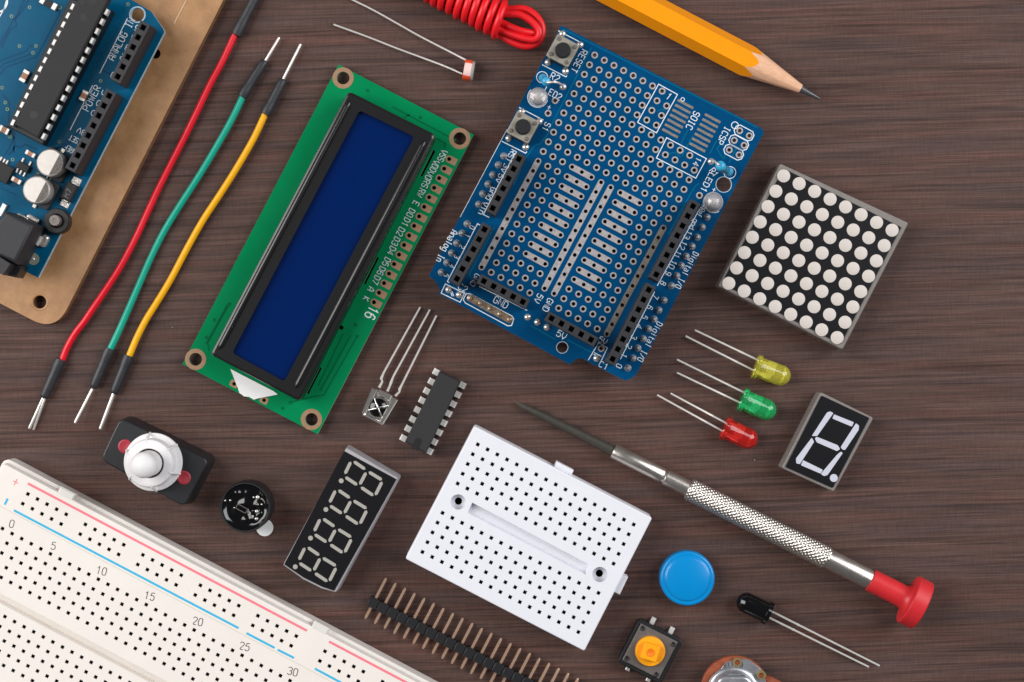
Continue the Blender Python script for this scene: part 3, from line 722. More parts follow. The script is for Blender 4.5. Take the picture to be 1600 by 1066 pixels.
lp = [r3(1370, 545), r3(1330, 600), r3(1302, 648), r3(1283, 690), r3(1258, 738), r3(1232, 793), r3(1205, 842), r3(1180, 890), r3(1152, 940), r3(1127, 990), r4(1172, 40), r4(1145, 98), r4(1118, 145), r4(1092, 192), r4(1064, 240), r4(1040, 290)]
for st, q in zip(names, lp):
    text(T, st, *q, zs, 1.45, -90, M['silk'], .92*len(st)*(.92 if len(st) > 2 else 1) if len(st) > 1 else .85)
text(T, "16", *r4(1068, 363), zs, 2.4, -90, M['silk'], 2.7)

# ================================================================ light-dependent resistor
f4 = zf(500, 0, 4)
T = Thing("photoresistor", "small orange and white photoresistor disc standing on edge with long leads", "photoresistor", 732, 110, 0, 21)
c0 = T.L(*f4(927, 438), 2.2); A = T.L(*f4(905, 437), 2.2); B = T.L(*f4(958, 446), 2.2); axd = (B-A).normalized()
def oval(mb, o, axv, prof, rx, rz, n=28, m=0):
    axv = Vector(axv).normalized(); u = Vector((0, 0, 1)).cross(axv).normalized(); w_ = Vector((0, 0, 1)); v = []
    for s_, t in prof:
        for k in range(n):
            an = 2*math.pi*k/n; v.append(Vector(o)+axv*t+u*(rx*s_*math.cos(an))+w_*(rz*s_*math.sin(an)))
    N_ = len(prof); f = [[k*n+i, k*n+(i+1) % n, (k+1)*n+(i+1) % n, (k+1)*n+i] for k in range(N_-1) for i in range(n)]
    f += [list(range(n))[::-1], list(range((N_-1)*n, N_*n))]; mb.add(v, f, m); return mb
T.part("disc", oval(MB(), A, axd, [(.90, -.15), (1, .1), (1, 1.55)], 2.35, 2.15), M['ldr_white'])
T.part("resin_face", oval(MB(), A, axd, [(1.0, 1.56), (1.0, 2.0), (.9, 2.2)], 2.37, 2.17), M['glass'])
for s_ in (-1, 1):
    u = Vector((0, 0, 1)).cross(axd).normalized(); cc = A+u*s_*1.62
    T.part("end_coating", oval(MB(), cc, axd, [(.85, -.22), (1, .05), (1, 1.5), (.9, 1.62)], .86, 1.7), M['ldr_red'])
T.part("lead", MB().tube(spline([T.L(*f4(935, 388), 2.2), T.L(*f4(800, 318), 1.5), T.L(*f4(620, 225), .9), T.L(*f4(470, 140), .8), T.L(*f4(330, 62), .7), T.L(*f4(205, 0), .6), T.L(*f4(100, -55), .6)], 4), .26, 8), M['lead'], sharp=60)
T.part("lead", MB().tube(spline([T.L(*f4(890, 463), 2.2), T.L(*f4(780, 415), 1.6), T.L(*f4(640, 362), 1.0), T.L(*f4(480, 303), .8), T.L(*f4(300, 232), .7), T.L(*f4(85, 154), .6)], 4), .26, 8), M['lead'], sharp=60)

# ================================================================ red wire hank
f6 = zf(640, 0, 6.667)
T = Thing("wire_coil", "hank of bright red wire wrapped round itself with looped end", "wire coil", 785, 33, 0, 28)
c0 = T.L(787, 34, 4.6); pts = []; R = 4.0; turns = 13; pitch = 2.02
for k in range(turns*20+1):
    t = k/20; an = -math.pi/2-2*math.pi*t+math.pi*.5
    # start at the lower side (local -y), climb over the top to +y, return underneath
    y = -R*math.cos(2*math.pi*t); z = 4.55+(R-.35)*math.sin(2*math.pi*t)
    fr = t-math.floor(t); s_ = math.floor(t)+ (fr/.5*.88 if fr < .5 else .88+(fr-.5)/.5*.12)
    if t < .02: pass
    x = -.3-pitch*s_+ .12*math.sin(t*5.1); pts.append((x, y+.12*math.sin(t*2.3), z))
T.part("wrapping", MB().tube([Vector((c0.x+x, c0.y+y, z)) for x, y, z in pts], .82, 12), M['coil_red'], sharp=60)
lo = [([f6(820, 60), f6(1010, 95), f6(1200, 95), f6(1330, 180), f6(1385, 310), f6(1340, 440), f6(1220, 485), f6(1080, 445), f6(950, 372), f6(780, 280)], 2.6, 3.4, 2.2),
      ([f6(820, 100), f6(1000, 143), f6(1150, 155), f6(1280, 232), f6(1352, 330), f6(1318, 405), f6(1230, 408), f6(1100, 372), f6(965, 322), f6(800, 240)], 4.8, 5.6, 3.6),
      ([f6(800, 150), f6(965, 240), f6(1060, 285), f6(1160, 322), f6(1250, 340), f6(1325, 345)], 3.4, 4.6, 3.6)]
for i, (q, z0, zm, z1) in enumerate(lo):
    n = len(q); pp = [T.L(x, y, z0+(zm-z0)*math.sin(math.pi*k/(n-1))+(z1-z0)*k/(n-1)) for k, (x, y) in enumerate(q)]
    T.part("loop" if i < 2 else "cut_end", MB().tube(spline(pp, 6), .84, 14), M['coil_red'], sharp=60)
mb = MB()
for (y, z) in ((-1.6, 2.6), (0, 2.6), (1.6, 2.6), (-1.6, 4.4), (.2, 4.6), (1.6, 4.4), (0, 6.2)):
    mb = MB().tube([(c0.x-28, c0.y+y, z), (c0.x-.5, c0.y+y, z)], .8, 10); T.part("inner_strand", mb, M['coil_red'], sharp=60)

# ================================================================ pencil
f9 = zf(900, 0, 4)
T = Thing("pencil", "sharpened orange-yellow hexagonal pencil pointing at the lower right", "pencil", 1173, 98, 3.4, 27.6)
ap = 3.25; Rh = ap/math.cos(math.pi/6); tip = T.L(1282.5, 155, 2.6); x_tip = tip.x; cy = 0.0; zc = 3.3
roll = math.radians(3)
def hexpt(k, r=Rh): an = math.radians(60*k)+roll; return (r*math.cos(an), r*math.sin(an))
# cone from the tip: r = slope*(x_tip-x); the painted facets end where the cone leaves the hexagon (scalloped)
xs = -1.2; slope = (Rh+.02)/(x_tip-xs)
NS = 72; mbp = MB(); mbw = MB(); L0 = -62.0; Rg = 1.02
ring0 = []; ring1 = []
for k in range(NS):
    an = 2*math.pi*k/NS+roll; m_ = math.radians(60); q = (an-roll) % m_-m_/2
    r = ap/math.cos(q); x = x_tip-r/slope+.0
    x += .22*math.sin(k*.9)+.12*math.sin(k*2.3)
    ring0.append((L0, r*math.cos(an), r*math.sin(an))); ring1.append((x, r*math.cos(an), r*math.sin(an)))
tilt = (tip.z-zc)/(x_tip-L0)
def PZ(p): return (p[0], p[1]+cy, zc+p[2]+(0))
mbp.add([PZ(p) for p in ring0]+[PZ(p) for p in ring1], [[k, NS+k, NS+(k+1) % NS, (k+1) % NS] for k in range(NS)]+[list(range(NS))])
xg = x_tip-Rg/slope
w2 = [(xg, Rg*math.cos(2*math.pi*k/NS+roll), Rg*math.sin(2*math.pi*k/NS+roll)) for k in range(NS)]
inn = [(p[0]-.02, p[1]*.995, p[2]*.995) for p in ring1]
mbw.add([PZ(p) for p in inn]+[PZ(p) for p in w2], [[k, NS+k, NS+(k+1) % NS, (k+1) % NS] for k in range(NS)])
T.part("painted_body", mbp, M['orange_paint'], sharp=14)
T.part("bare_wood_cone", mbw, M['pencil_wood'], sharp=60)
mg = MB(); mg.lathe([(0, -1), (Rg*.98, -.6), (Rg*.96, 0), (.62, 2.0), (.24, (x_tip-xg)-.25), (0, x_tip-xg)], (xg, cy, zc), (1, 0, 0), 28); T.part("graphite_point", mg, M['graphite'], sharp=50)

# ================================================================ prototyping shield
s1 = zf(660, 200, 7.615); s2 = zf(660, 330, 7.105); s3 = zf(680, 430, 8.883); s4 = zf(820, 450, 6.6625); s5 = zf(960, 280, 6.661)
s6 = zf(900, 400, 5.33); s7 = zf(780, 30, 4.845); s8 = zf(1000, 120, 5.33)
ZT = 8.2
T = Thing("prototyping_shield", "blue prototyping board full of silver-ringed holes with black socket strips", "circuit board", 840.8, 252, ZT, 28.07)
G0 = T.L(840.8, 252, ZT); px_ = T.L(840.8+15.06*13, 252+8.03*13, ZT).x/13; py_ = T.L(840.8-8.03*11, 252+15.06*11, ZT).y/11
def G(i, j): return (px_*i, py_*j)
out = T.P([(877, 40), (1187, 199), (1192, 203), (1193, 208), (997, 580), (993, 586), (987, 591), (977, 595), (916, 564), (912, 561), (906, 560), (899, 561.5), (895, 566), (890, 569.5), (684, 458), (688, 455), (686, 449), (681, 440), (670, 431)], ZT)
ringcells = []; striplist = []
for j in range(-11, 12):
    for i in range(14):
        if j == -11: ok = i <= 7
        elif j <= -8: ok = i <= 8
        elif j == -7: ok = i <= 12
        elif j <= -2: ok = True
        elif j == -1: ok = i <= 2 or i >= 11
        elif j <= 8: ok = i in (1, 2, 11, 12)
        else: ok = 1 <= i <= 5 or 8 <= i <= 12
        if ok: ringcells.append((i, j))
striplist += [[(0, j) for j in range(12)], [(13, j) for j in range(12)], [(6, j) for j in range(-1, 11)], [(7, j) for j in range(-1, 11)]]
for j in range(-1, 9): striplist += [[(3, j), (4, j), (5, j)], [(8, j), (9, j), (10, j)]]
extra = [s7(423, 617), s7(370, 713), s5(885, 170)]+[s8(*q) for q in ((830, 450), (910, 492), (785, 530), (867, 572), (743, 610), (825, 652))]+[s4(795, 632)]
EL = [T.L(*q, ZT) for q in extra]
holes = [circ(*G(i, j), .45, 10) for i, j in ringcells]+[circ(*G(i, j), .45, 10) for s_ in striplist for i, j in s_]+[circ(l.x, l.y, .42, 10) for l in EL]
big = [(s4(390, 620), 1.25), (s8(697, 898), 1.72)]
holes += [circ(*T.L(*q, ZT)[:2], r, 28) for q, r in big]
mb = MB(); mb.plate(out, holes, ZT-1.6, ZT, 0, 1, 2); T.part("board", mb, [M['pcb_blue'], M['pcb_edge'], M['pcb_edge_dark']])
rg = MB(); rg.plate(circ(0, 0, .80, 16), [circ(0, 0, .45, 16)], 0, .06); rg = rg.mesh("ring_pad", M['tin'])
for i, j in ringcells: T.part("ring_pad", rg, None, loc=(*G(i, j), ZT))
for l in EL: T.part("ring_pad", rg, None, loc=(l.x, l.y, ZT))
for q, r in big:
    mb = MB(); mb.plate(circ(0, 0, r+.18, 28), [circ(0, 0, r+.01, 28)], 0, .05); T.part("hole_rim", mb, M['pcb_edge'], loc=T.L(*q, ZT))
for n_, st in enumerate(striplist):
    (i0, j0), (i1, j1) = st[0], st[-1]; A = Vector(G(i0, j0)); B = Vector(G(i1, j1)); u = (B-A).normalized(); a0 = math.atan2(u.y, u.x)
    o = [(B.x+.74*math.cos(a0+math.radians(t)), B.y+.74*math.sin(a0+math.radians(t))) for t in range(-90, 91, 18)]+[(A.x+.74*math.cos(a0+math.radians(t)), A.y+.74*math.sin(a0+math.radians(t))) for t in range(90, 271, 18)]
    mb = MB(); mb.plate(o, [circ(*G(i, j), .45, 12) for i, j in st], ZT, ZT+.06); T.part("strip_pad", mb, M['tin_dark'] if st[0] == (13, 0) else M['tin'])
# narrow solder pads for a small chip
bar = MB(); bar.box(0, 0, 0, .06, 4.1, .62, 0, .02); bar = bar.mesh("bar_pad", M['tin_dark'])
for k in range(7):
    for q in (s8(378-21.3*k, 228+40.5*k), s8(605-21.2*k, 347+40.2*k)): T.part("bar_pad", bar, None, loc=T.L(*q, ZT))
# printed outlines
zs = ZT+.04
def outline(q, closed=True, wd=.2): mb = MB(); mb.ribbon(T.P(q, zs), wd, zs, closed); return T.part("printed_outline", mb, M['silk'])
outline([s8(155, 62), s8(312, 148), s8(137, 468), s8(-20, 380)]); outline([s8(222, 508), s8(553, 683), s8(465, 845), s8(137, 677)])
for c_ in ((870, 471), (826, 551), (784, 631)):
    cx, cy_ = c_
    o = [(-1, -.30), (-.72, -.66), (.62, -.66), (.9, -.3), (.9, .3), (.62, .66), (-.72, .66), (-1, .3)]
    l = T.L(*s8(cx, cy_), ZT); mb = MB(); mb.ribbon([(l.x+2.45*x, l.y+1.85*y) for x, y in o], .2, zs+.005*(cx % 3), True); T.part("printed_outline", mb, M['silk'])
l = T.L(*s8(790, 405), ZT); mb = MB(); mb.ribbon(circ(l.x, l.y, .8, 20), .18, zs+.01, True); T.part("printed_outline", mb, M['silk'])
l = T.L(*s8(355, 190), ZT); mb = MB(); mb.ribbon(circ(l.x, l.y, .42, 14), .16, zs+.05, True); T.part("printed_outline", mb, M['silk'])
for q, r in ((s7(325, 440), 1.3), (s8(748, 798), 1.38)):
    l = T.L(*q, ZT); mb = MB(); mb.ribbon(circ(l.x, l.y, r, 28), .17, zs, True); T.part("printed_outline", mb, M['silk'])
for q, r, a0, a1 in ((s7(292, 592), 2.35, -200, 10), (s7(292, 592), 2.05, -190, 0), (s5(1035, 245), 2.35, -215, -30)):
    l = T.L(*q, ZT); mb = MB(); mb.ribbon([(l.x+r*math.cos(math.radians(a0+(a1-a0)*k/24)), l.y+r*math.sin(math.radians(a0+(a1-a0)*k/24))) for k in range(25)], .18, zs+.002); T.part("printed_outline", mb, M['silk'])
outline([s7(447, 88), s7(637, 187)], False); outline([s7(325, 345), s7(505, 437), s7(512, 428)], False); outline([s7(150, 668), s7(335, 765)], False); outline([s7(20, 925), s7(200, 1015), s7(210, 1003)], False)
outline([s1(1005, 20), s1(450, 1060)], False, .12)
outline([s1(1100, 300), s1(725, 1030), s1(795, 1066)], False); outline([s2(640, 155), s2(612, 140), s2(277, 782), s2(300, 795)], False)
outline([s2(255, 808), s2(467, 915), s2(418, 1012), s2(208, 910)]); outline([s3(210, 225), s3(235, 292)], False); outline([s3(232, 225), s3(258, 292)], False)
outline([s3(430, 258), s3(480, 258), s3(1065, 568), s3(1090, 610), s3(1060, 700), s3(1010, 705), s3(415, 385), s3(390, 340)])
outline([s3(610, 155), s3(1275, 490)], False); outline([s4(660, 752), s4(770, 570), s4(860, 625), s4(785, 780)], False)
outline([s4(722, 672), s4(795, 712)], False); outline([s4(715, 690), s4(788, 730)], False)
outline([s5(890, 305), s5(470, 1066), s6(678, 248)], False); outline([s6(655, 297), s6(370, 860)], False)
# covered traces
for q in ([s7(700, 215), s7(400, 790), s7(370, 870), s7(310, 945), s7(270, 955), s7(190, 1066)], [s7(480, 75), s8(800, 330), s8(980, 425)], [s5(885, 40), s5(840, 75), s5(800, 140), s5(560, 580)],
          [s1(1230, 350), s1(1085, 680)], [s2(800, 175), s2(640, 480), s2(520, 700), s2(545, 760)], [s4(60, 390), s4(320, 540)], [s4(440, 540), s4(690, 670)], [s8(400, 440), s8(340, 560)], [s8(440, 490), s8(375, 610), s8(350, 660)],
          [s8(240, 640), s8(290, 630), s8(340, 670)], [s8(640, 530), s8(580, 640)], [s8(670, 560), s8(640, 600), s8(690, 680)], [s8(720, 480), s8(690, 560), s8(720, 600), s8(700, 690)], [s8(800, 600), s8(740, 720)], [s8(140, 290), s8(180, 270), s8(215, 285)]):
    trace(T, q, .26, ZT+.015, M['trace_blue'])
# writing
def tx(st, q, h, ang, ln=None, bold=.012): text(T, st, *q, zs+.005, h, ang, M['silk'], ln, bold=bold)
tx("RESET", s7(605, 318), 1.45, -90, 5.6); tx("R2", s7(422, 440), 1.55, 0, 2.0); tx("LED2", s7(408, 563), 1.45, 0, 4.1); tx("+", s7(378, 667), 1.0, 0, 1.0); tx("S1", s7(357, 815), 1.35, -90, 1.9)
tx("1", s8(240, 165), 1.5, -12); tx("SOIC", s8(440, 365), 1.5, -90, 4.3); tx("ICSP", s8(698, 490), 1.4, -90, 4.2); tx("1", s8(487, 690), 1.2, -90); tx("4", s8(467, 727), 1.4, -90, 1.1)
tx("R1", s8(615, 798), 1.4, -28, 1.8); tx("LED1", s8(562, 880), 1.4, -90, 4.6); tx("+", s8(617, 942), 1.0, 0, 1.0)
tx("RST", s1(1055, 335), 1.35, -90, 2.9); tx("3v", s1(982, 480), 1.25, -90, 2.0); tx("5v", s1(920, 600), 1.25, -90, 2.0); tx("Gnd", s1(820, 785), 1.45, -90, 3.0); tx("Vin", s1(730, 960), 1.45, -90, 2.9)
for k, q in enumerate((s2(552, 182), s2(498, 272), s2(440, 395), s2(382, 507), s2(328, 612), s2(265, 712))): tx(str(k), q, 1.15, -90, .85 if k != 1 else None)
tx("Analog In", s2(272, 390), 1.5, -90, 8.0); tx("GND", s2(583, 765), 1.2, -90, 2.9); tx("GND", s3(912, 378), 1.55, 0, 3.4); tx("C2", s3(385, 178), 1.4, 0, 2.0)
tx("5V", s4(145, 110), 1.4, -90, 2.0); tx("GND", s4(240, 178), 1.4, -90, 3.0); tx("5V", s4(382, 488), 1.5, 0, 2.2); tx("5V", s4(812, 548), 1.4, 0, 1.8); tx("C1", s4(820, 808), 1.3, 0, 2.0)
for st, q, ln in (("ARef", s5(905, 335), 2.6), ("gnd", s5(825, 470), 2.4), ("13", s5(765, 580), 1.9), ("12", s5(713, 690), 1.9), ("11", s5(655, 783), 1.4), ("10", s5(607, 890), 1.9), ("9", s6(768, 148), .95), ("8", s6(725, 228), .95),
                  ("7", s6(663, 342), .95), ("6", s6(615, 430), .95), ("5", s6(572, 510), .95), ("4", s6(527, 588), .95), ("3", s6(483, 678), .95), ("2", s6(440, 755), .95), ("1", s6(400, 830), None), ("0", s6(358, 917), .95)):
    tx(st, q, 1.3, -90, ln)
tx("Digital I/O", s6(923, 120), 1.35, -90, 9.2); tx("Digital I/O", s6(615, 715), 1.35, -90, 10.0)
# socket strips
zh = ZT+8.5
for A_, B_, n_ in ((s1(1148, 370), s1(838, 955), 6), (s2(690, 205), s2(385, 752), 6), (s2(683, 778), s2(1115, 1008), 5), (s4(280, 318), s4(690, 540), 5), (s5(820, 283), s6(670, 156), 8), (s6(607, 283), s6(307, 860), 8)):
    header(T, T.L(*A_, zh), T.L(*B_, zh), n_, ZT, zh, 2.35)
# solder joints of the outer pin rows; the pins below carry the board
sj = MB(); sj.lathe([(.86, 0), (.8, .12), (.55, .5), (.36, .95), (.3, 1.25), (0, 1.3)], n=14); sj = sj.mesh("solder_joint", M['solder'])
lg = MB(); lg.box(0, 0, -(ZT-1.5), 0, .64, .64); lg = lg.mesh("board_pin", M['pin'])
jl = [s1(970, 333), s1(905, 440), s1(838, 557), s1(783, 668), s1(720, 783), s1(672, 908)]+[s2(497, 140), s2(440, 245), s2(382, 355), s2(325, 465), s2(272, 572), s2(212, 680)]
jl += [s5(965, 395), s5(913, 500), s5(862, 605), s5(808, 700), s5(747, 803), s5(697, 900)]+[s6(*q) for q in ((840, 165), (795, 248), (732, 370), (690, 452), (650, 527), (603, 607), (560, 690), (515, 768), (475, 852), (432, 935))]
for q in jl:
    l = T.L(*q, ZT+.4); T.part("solder_joint", sj, None, loc=(l.x, l.y, ZT)); T.part("board_pin", lg, None, loc=(l.x, l.y, ZT-1.5))
sd = MB(); sd.lathe([(.82, 0), (.74, .2), (.45, .45), (0, .55)], n=14); sd = sd.mesh("solder_dome", M['solder'])
for q in (s3(185, 205), s3(332, 275), s3(1283, 585), s3(1420, 655), s3(1553, 725), s4(748, 735), s7(483, 513), s8(593, 707)): T.part("solder_dome", sd, None, loc=T.L(*q, ZT))
A = T.L(*s3(490, 320), ZT); B = T.L(*s3(1030, 615), ZT)
mb = MB(); mb.prism(rrect(*((A+B)/2)[:2], (B-A).length+1.7, 1.75, .85, 6, math.atan2(B.y-A.y, B.x-A.x)), ZT, ZT+.35, .3, steps=3); fl = T.part("solder_bar", mb, M['flux'])
for k in range(5):
    l = A+(B-A)*(k/4); mb = MB(); mb.sphere((l.x, l.y, ZT+.3), .6, 12, half=True, zs=.6); T.part("solder_bump", mb, M['flux'], fl)
# push buttons
for ctr, cor, legs in ((s7(482, 238), 0, (s7(478, 112), s7(612, 195), s7(370, 328), s7(502, 395))), (s7(180, 817), 0, (s7(172, 700), s7(303, 775), s7(72, 903), s7(200, 970)))):
    zt = ZT+3.6; l = T.L(*ctr, zt)
    mb = MB(); mb.prism(rrect(l.x, l.y, 5.9, 5.9, .3, 2), ZT+.05, ZT+3.2, .1); bt = T.part("push_button", mb, M['black'])
    mb = MB(); mb.prism(rrect(l.x, l.y, 5.8, 5.8, .35, 3), ZT+3.21, zt, .12); T.part("cover_plate", mb, M['btn_steel'], bt)
    mb = MB(); mb.lathe([(1.85, zt), (1.85, zt+.05), (1.72, zt+.06), (1.72, zt+1.2), (1.6, zt+1.4), (0, zt+1.45)], (l.x, l.y, 0), n=32); T.part("plunger", mb, M['black'], bt)
    for sx in (-1, 1):
        for sy in (-1, 1):
            mb = MB(); mb.lathe([(.5, zt), (.5, zt+.1), (.38, zt+.22), (0, zt+.24)], (l.x+sx*2.02, l.y+sy*2.02, 0), n=14); T.part("rivet", mb, M['steel_dark'], bt)
    for q in legs: T.part("solder_joint", sd, None, loc=T.L(*q, ZT))
# resistors standing on end
q0 = T.L(*s7(327, 442), ZT+.8); q1 = T.L(*s7(360, 478), ZT+6.3); q2 = T.L(*s7(483, 513), ZT+.3)
axv = q1-q0; Lr = axv.length
rp = [(0, 0), (.6, .1), (1.0, .5), (1.02, 1.3), (.85, 1.7), (.82, Lr-1.9), (1.0, Lr-1.4), (1.05, Lr-.6), (.7, Lr-.1), (0, Lr)]
res = T.part("resistor", MB().lathe(rp, q0, axv, 20), M['res_blue'], sharp=60)
T.part("lead", MB().tube(spline([q1, q1+Vector((.3, 0, .8)), (q1+q2)/2+Vector((.3, .2, 3.6)), q2+Vector((-.2, .0, 1.6)), q2], 4), .27, 8), M['lead'], res, sharp=60)
q0 = T.L(*s8(750, 797), ZT+.6); q1 = T.L(*s8(657, 735), ZT+6.6); q2 = T.L(*s8(593, 707), ZT+.3); axv = q1-q0; Lr = axv.length
rp = [(0, 0), (.6, .1), (1.05, .5), (1.08, 1.3), (.92, 1.7), (.88, Lr-2.1), (1.1, Lr-1.5), (1.2, Lr-.7), (.8, Lr-.1), (0, Lr)]
res = T.part("resistor", MB().lathe(rp, q0, axv, 20), M['res_blue'], sharp=60)
for t in (2.3, 3.1, 4.0): T.part("colour_band", MB().lathe([(.86, 0), (.93, .01), (.93, .34), (.86, .35)], q0+axv.normalized()*t, axv, 20), M['res_band'], res)
T.part("lead", MB().tube(spline([q1, q1+Vector((-.5, 0, .7)), q2+Vector((.1, 0, 3.5)), q2], 4), .27, 8), M['lead'], res, sharp=60)
# clear lamps
for q, r, h in ((s7(296, 585), 1.95, 4.6), (s5(1033, 235), 2.05, 3.4)):
    l = T.L(*q, ZT+2.0)
    mb = MB(); mb.lathe([(r+.3, 0), (r+.3, .7), (r, .75)]+[(r*math.cos(math.radians(t)), h-r+r*math.sin(math.radians(t))) for t in range(0, 90, 10)]+[(0, h)], (l.x, l.y, ZT+.1), n=32)
    lamp = T.part("clear_led", mb, M['led_clear'], sharp=50)
    mb = MB(); mb.box(l.x, l.y, ZT+.4, ZT+1.6, 1.5, 1.1, .4, .3); T.part("inner_frame", mb, M['lead'], lamp)

# ================================================================ LED dot matrix
d3 = zf(1100, 240, 3.229)
T = Thing("dot_matrix_display", "square black LED matrix with eight rows of round white dots", "LED matrix", *d3(537, 527), 6.6, 26.7)
ZM = 6.6
A = T.L(*d3(402, 113), ZM); X1 = (T.L(*d3(949, 387), ZM)-A)/7; Y1 = (T.L(*d3(125, 655), ZM)-A)/7
corner = [d3(386, 50), d3(1034, 350), d3(700, 990), d3(74, 668)]
o = round_poly(T.P(corner, ZM), .5, 3)
mb = MB(); mb.prism(o, 0, ZM-.3, .25, draft=.15); T.part("case", mb, M['matrix_shell'])
mb = MB(); mb.prism(inset(ccw(T.P([d3(402, 76), d3(995, 372), d3(690, 962), d3(88, 656)], ZM)), .1), .5, ZM-.32); T.part("core", mb, M['film'])
f = T.P([d3(402, 76), d3(995, 372), d3(690, 962), d3(88, 656)], ZM)
mb = MB(); mb.prism(round_poly(f, .25, 2), ZM-.28, ZM, .04); T.part("face", mb, M['film'])
dm = MB(); dm.lathe([(1.52, 0), (1.52, .03), (1.49, .045), (0, .045)], n=32); dm = dm.mesh("dot", M['dot'])
for i in range(8):
    for j in range(8):
        l = A+X1*i+Y1*j; T.part("dot", dm, None, loc=(l.x, l.y, ZM))

# ================================================================ three lying LEDs
e4 = zf(1010, 490, 3.5526)
def led(label, m, p0, p1, leads, name="led", clear=True):
    T = Thing(name, label, "LED", *p0, 2.6, 24, group="coloured LEDs" if clear else None)
    A = T.L(*p0, 2.75); B = T.L(*p1, 2.6); ax = (B-A); Ln = ax.length; r = 2.48
    prof = [(0, 0), (2.7, 0), (2.9, .12), (2.9, .95), (2.75, 1.05), (r+.03, 1.1), (r, 1.2)]
    prof += [(r*math.cos(math.radians(t)), Ln-r+r*math.sin(math.radians(t))) for t in range(0, 90, 9)]+[(0, Ln)]
    T.part("lens", MB().lathe(prof, A, ax, 40), m, sharp=40)
    u = ax.normalized(); sd_ = Vector((0, 0, 1)).cross(u).normalized()
    if clear:
        for s_, L_, w_ in ((1, 4.6, 1.5), (-1, 4.2, .6)):
            c = A+sd_*(s_*.9)+Vector((0, 0, .15)); mb = MB(); mb.tube([c+u*.6, c+u*2.4, c+u*2.6, c+u*L_], [.4, .4, .95*w_, 1.05*w_], 8, flat=.6); T.part("inner_frame", mb, M['pin'])
    for (q0, q1, z1) in leads:
        a_ = T.L(*q0, 2.5); b_ = T.L(*q1, z1); d = b_-a_
        T.part("lead", MB().tube([a_+u*.5, a_, a_+d*.22, a_+d*.235, a_+d*.25, b_], [.30, .30, .30, .38, .30, .28], 4), M['lead'])
    return T
led("yellow LED, uppermost of the three coloured ones", M['led_yellow'], e4(603, 291), e4(797, 362), [(e4(618, 258), e4(270, 92), 1.2), (e4(592, 314), e4(218, 125), 1.0)])
led("green LED between the yellow and the red one", M['led_green'], e4(527, 474), e4(717, 556), [(e4(547, 441), e4(170, 255), 1.2), (e4(520, 495), e4(170, 328), 1.0)])
led("red LED, lowest of the three coloured ones", M['led_red'], e4(430, 632), e4(613, 718), [(e4(440, 607), e4(135, 443), 1.0), (e4(420, 651), e4(60, 452), 1.2)])

# ================================================================ single digit display
T = Thing("single_digit_display", "black one-digit seven-segment display in a clear-edged case", "segment display", *e4(1005, 720), 6.2, 27)
ZD = 6.2
o = T.P([e4(968, 436), e4(1262, 580), e4(1042, 990), e4(752, 858)], ZD)
mb = MB(); mb.prism(round_poly(o, .5, 2), 0, ZD-.25, .25, draft=.1); T.part("case", mb, M['matrix_shell'])
mb = MB(); mb.prism(inset(ccw(T.P([e4(972, 455), e4(1238, 580), e4(1034, 970), e4(770, 852)], ZD)), .1), .5, ZD-.27); T.part("core", mb, M['film'])
mb = MB(); mb.prism(round_poly(T.P([e4(972, 455), e4(1238, 580), e4(1034, 970), e4(770, 852)], ZD), .3, 2), ZD-.24, ZD, .05); T.part("face", mb, M['film'])
segs = [[(1042, 560), (1152, 604), (1140, 628), (1032, 583)], [(1002, 550), (1020, 543), (1038, 553), (948, 680), (918, 680)], [(1163, 609), (1180, 622), (1178, 646), (1103, 757), (1090, 757), (1078, 742)],
        [(935, 693), (945, 684), (1062, 731), (1075, 753), (1058, 764), (945, 715)], [(918, 689), (931, 712), (852, 836), (832, 832), (830, 805)], [(1058, 784), (1080, 766), (1090, 775), (1005, 897), (985, 903), (968, 890)], [(870, 814), (980, 868), (967, 889), (857, 842)]]
for q in segs:
    mb = MB(); mb.prism(round_poly(T.P([e4(*k) for k in q], ZD), .18, 2), ZD, ZD+.05); T.part("segment", mb, M['seg_white'])
l = T.L(*e4(1040, 913), ZD); mb = MB(); mb.lathe([(.92, 0), (.92, .05), (0, .05)], (l.x, l.y, ZD), n=24); T.part("decimal_point", mb, M['seg_white'])

# ================================================================ four digit display
g4 = zf(430, 680, 4.1)
T = Thing("four_digit_display", "long black four-digit seven-segment display with grey digits", "segment display", *g4(420, 540), 7.5, 28)
ZD = 7.5
o = T.P([g4(455, 82), g4(786, 276), g4(388, 1008), g4(300, 985), g4(180, 925), g4(50, 832)], ZD)
mb = MB(); mb.prism(round_poly(o, .3, 2), 0, ZD-.2, .15, draft=.35); T.part("case", mb, M['shell4'])
o = T.P([g4(441, 102), g4(778, 284), g4(378, 998), g4(300, 972), g4(180, 912), g4(57, 828)], ZD)
mb = MB(); mb.prism(round_poly(o, .2, 2), ZD-.19, ZD, .05); T.part("face", mb, M['film'])
ss_ = [((485, 170), (446, 250)), ((502, 168), (578, 220)), ((448, 268), (527, 320)), ((583, 238), (541, 318)), ((598, 235), (685, 288)), ((685, 298), (641, 386)), ((548, 333), (630, 388))]
for dgt in range(4):
    ox, oy = -98.2*dgt, 183.5*dgt
    for p0, p1 in ss_:
        A = T.L(*g4(p0[0]+ox, p0[1]+oy), ZD); B = T.L(*g4(p1[0]+ox, p1[1]+oy), ZD); u = (B-A).normalized(); v_ = Vector((-u.y, u.x, 0)); hw = .38
        q = [A, A+u*hw+v_*hw, B-u*hw+v_*hw, B, B-u*hw-v_*hw, A+u*hw-v_*hw]
        mb = MB(); mb.prism([k[:2] for k in q], ZD, ZD+.04); T.part("segment", mb, M['seg_grey'])
    l = T.L(*g4(423+ox, 293+oy), ZD); mb = MB(); mb.lathe([(.56, 0), (.56, .04), (0, .04)], (l.x, l.y, ZD), n=20); T.part("decimal_point", mb, M['seg_grey'])

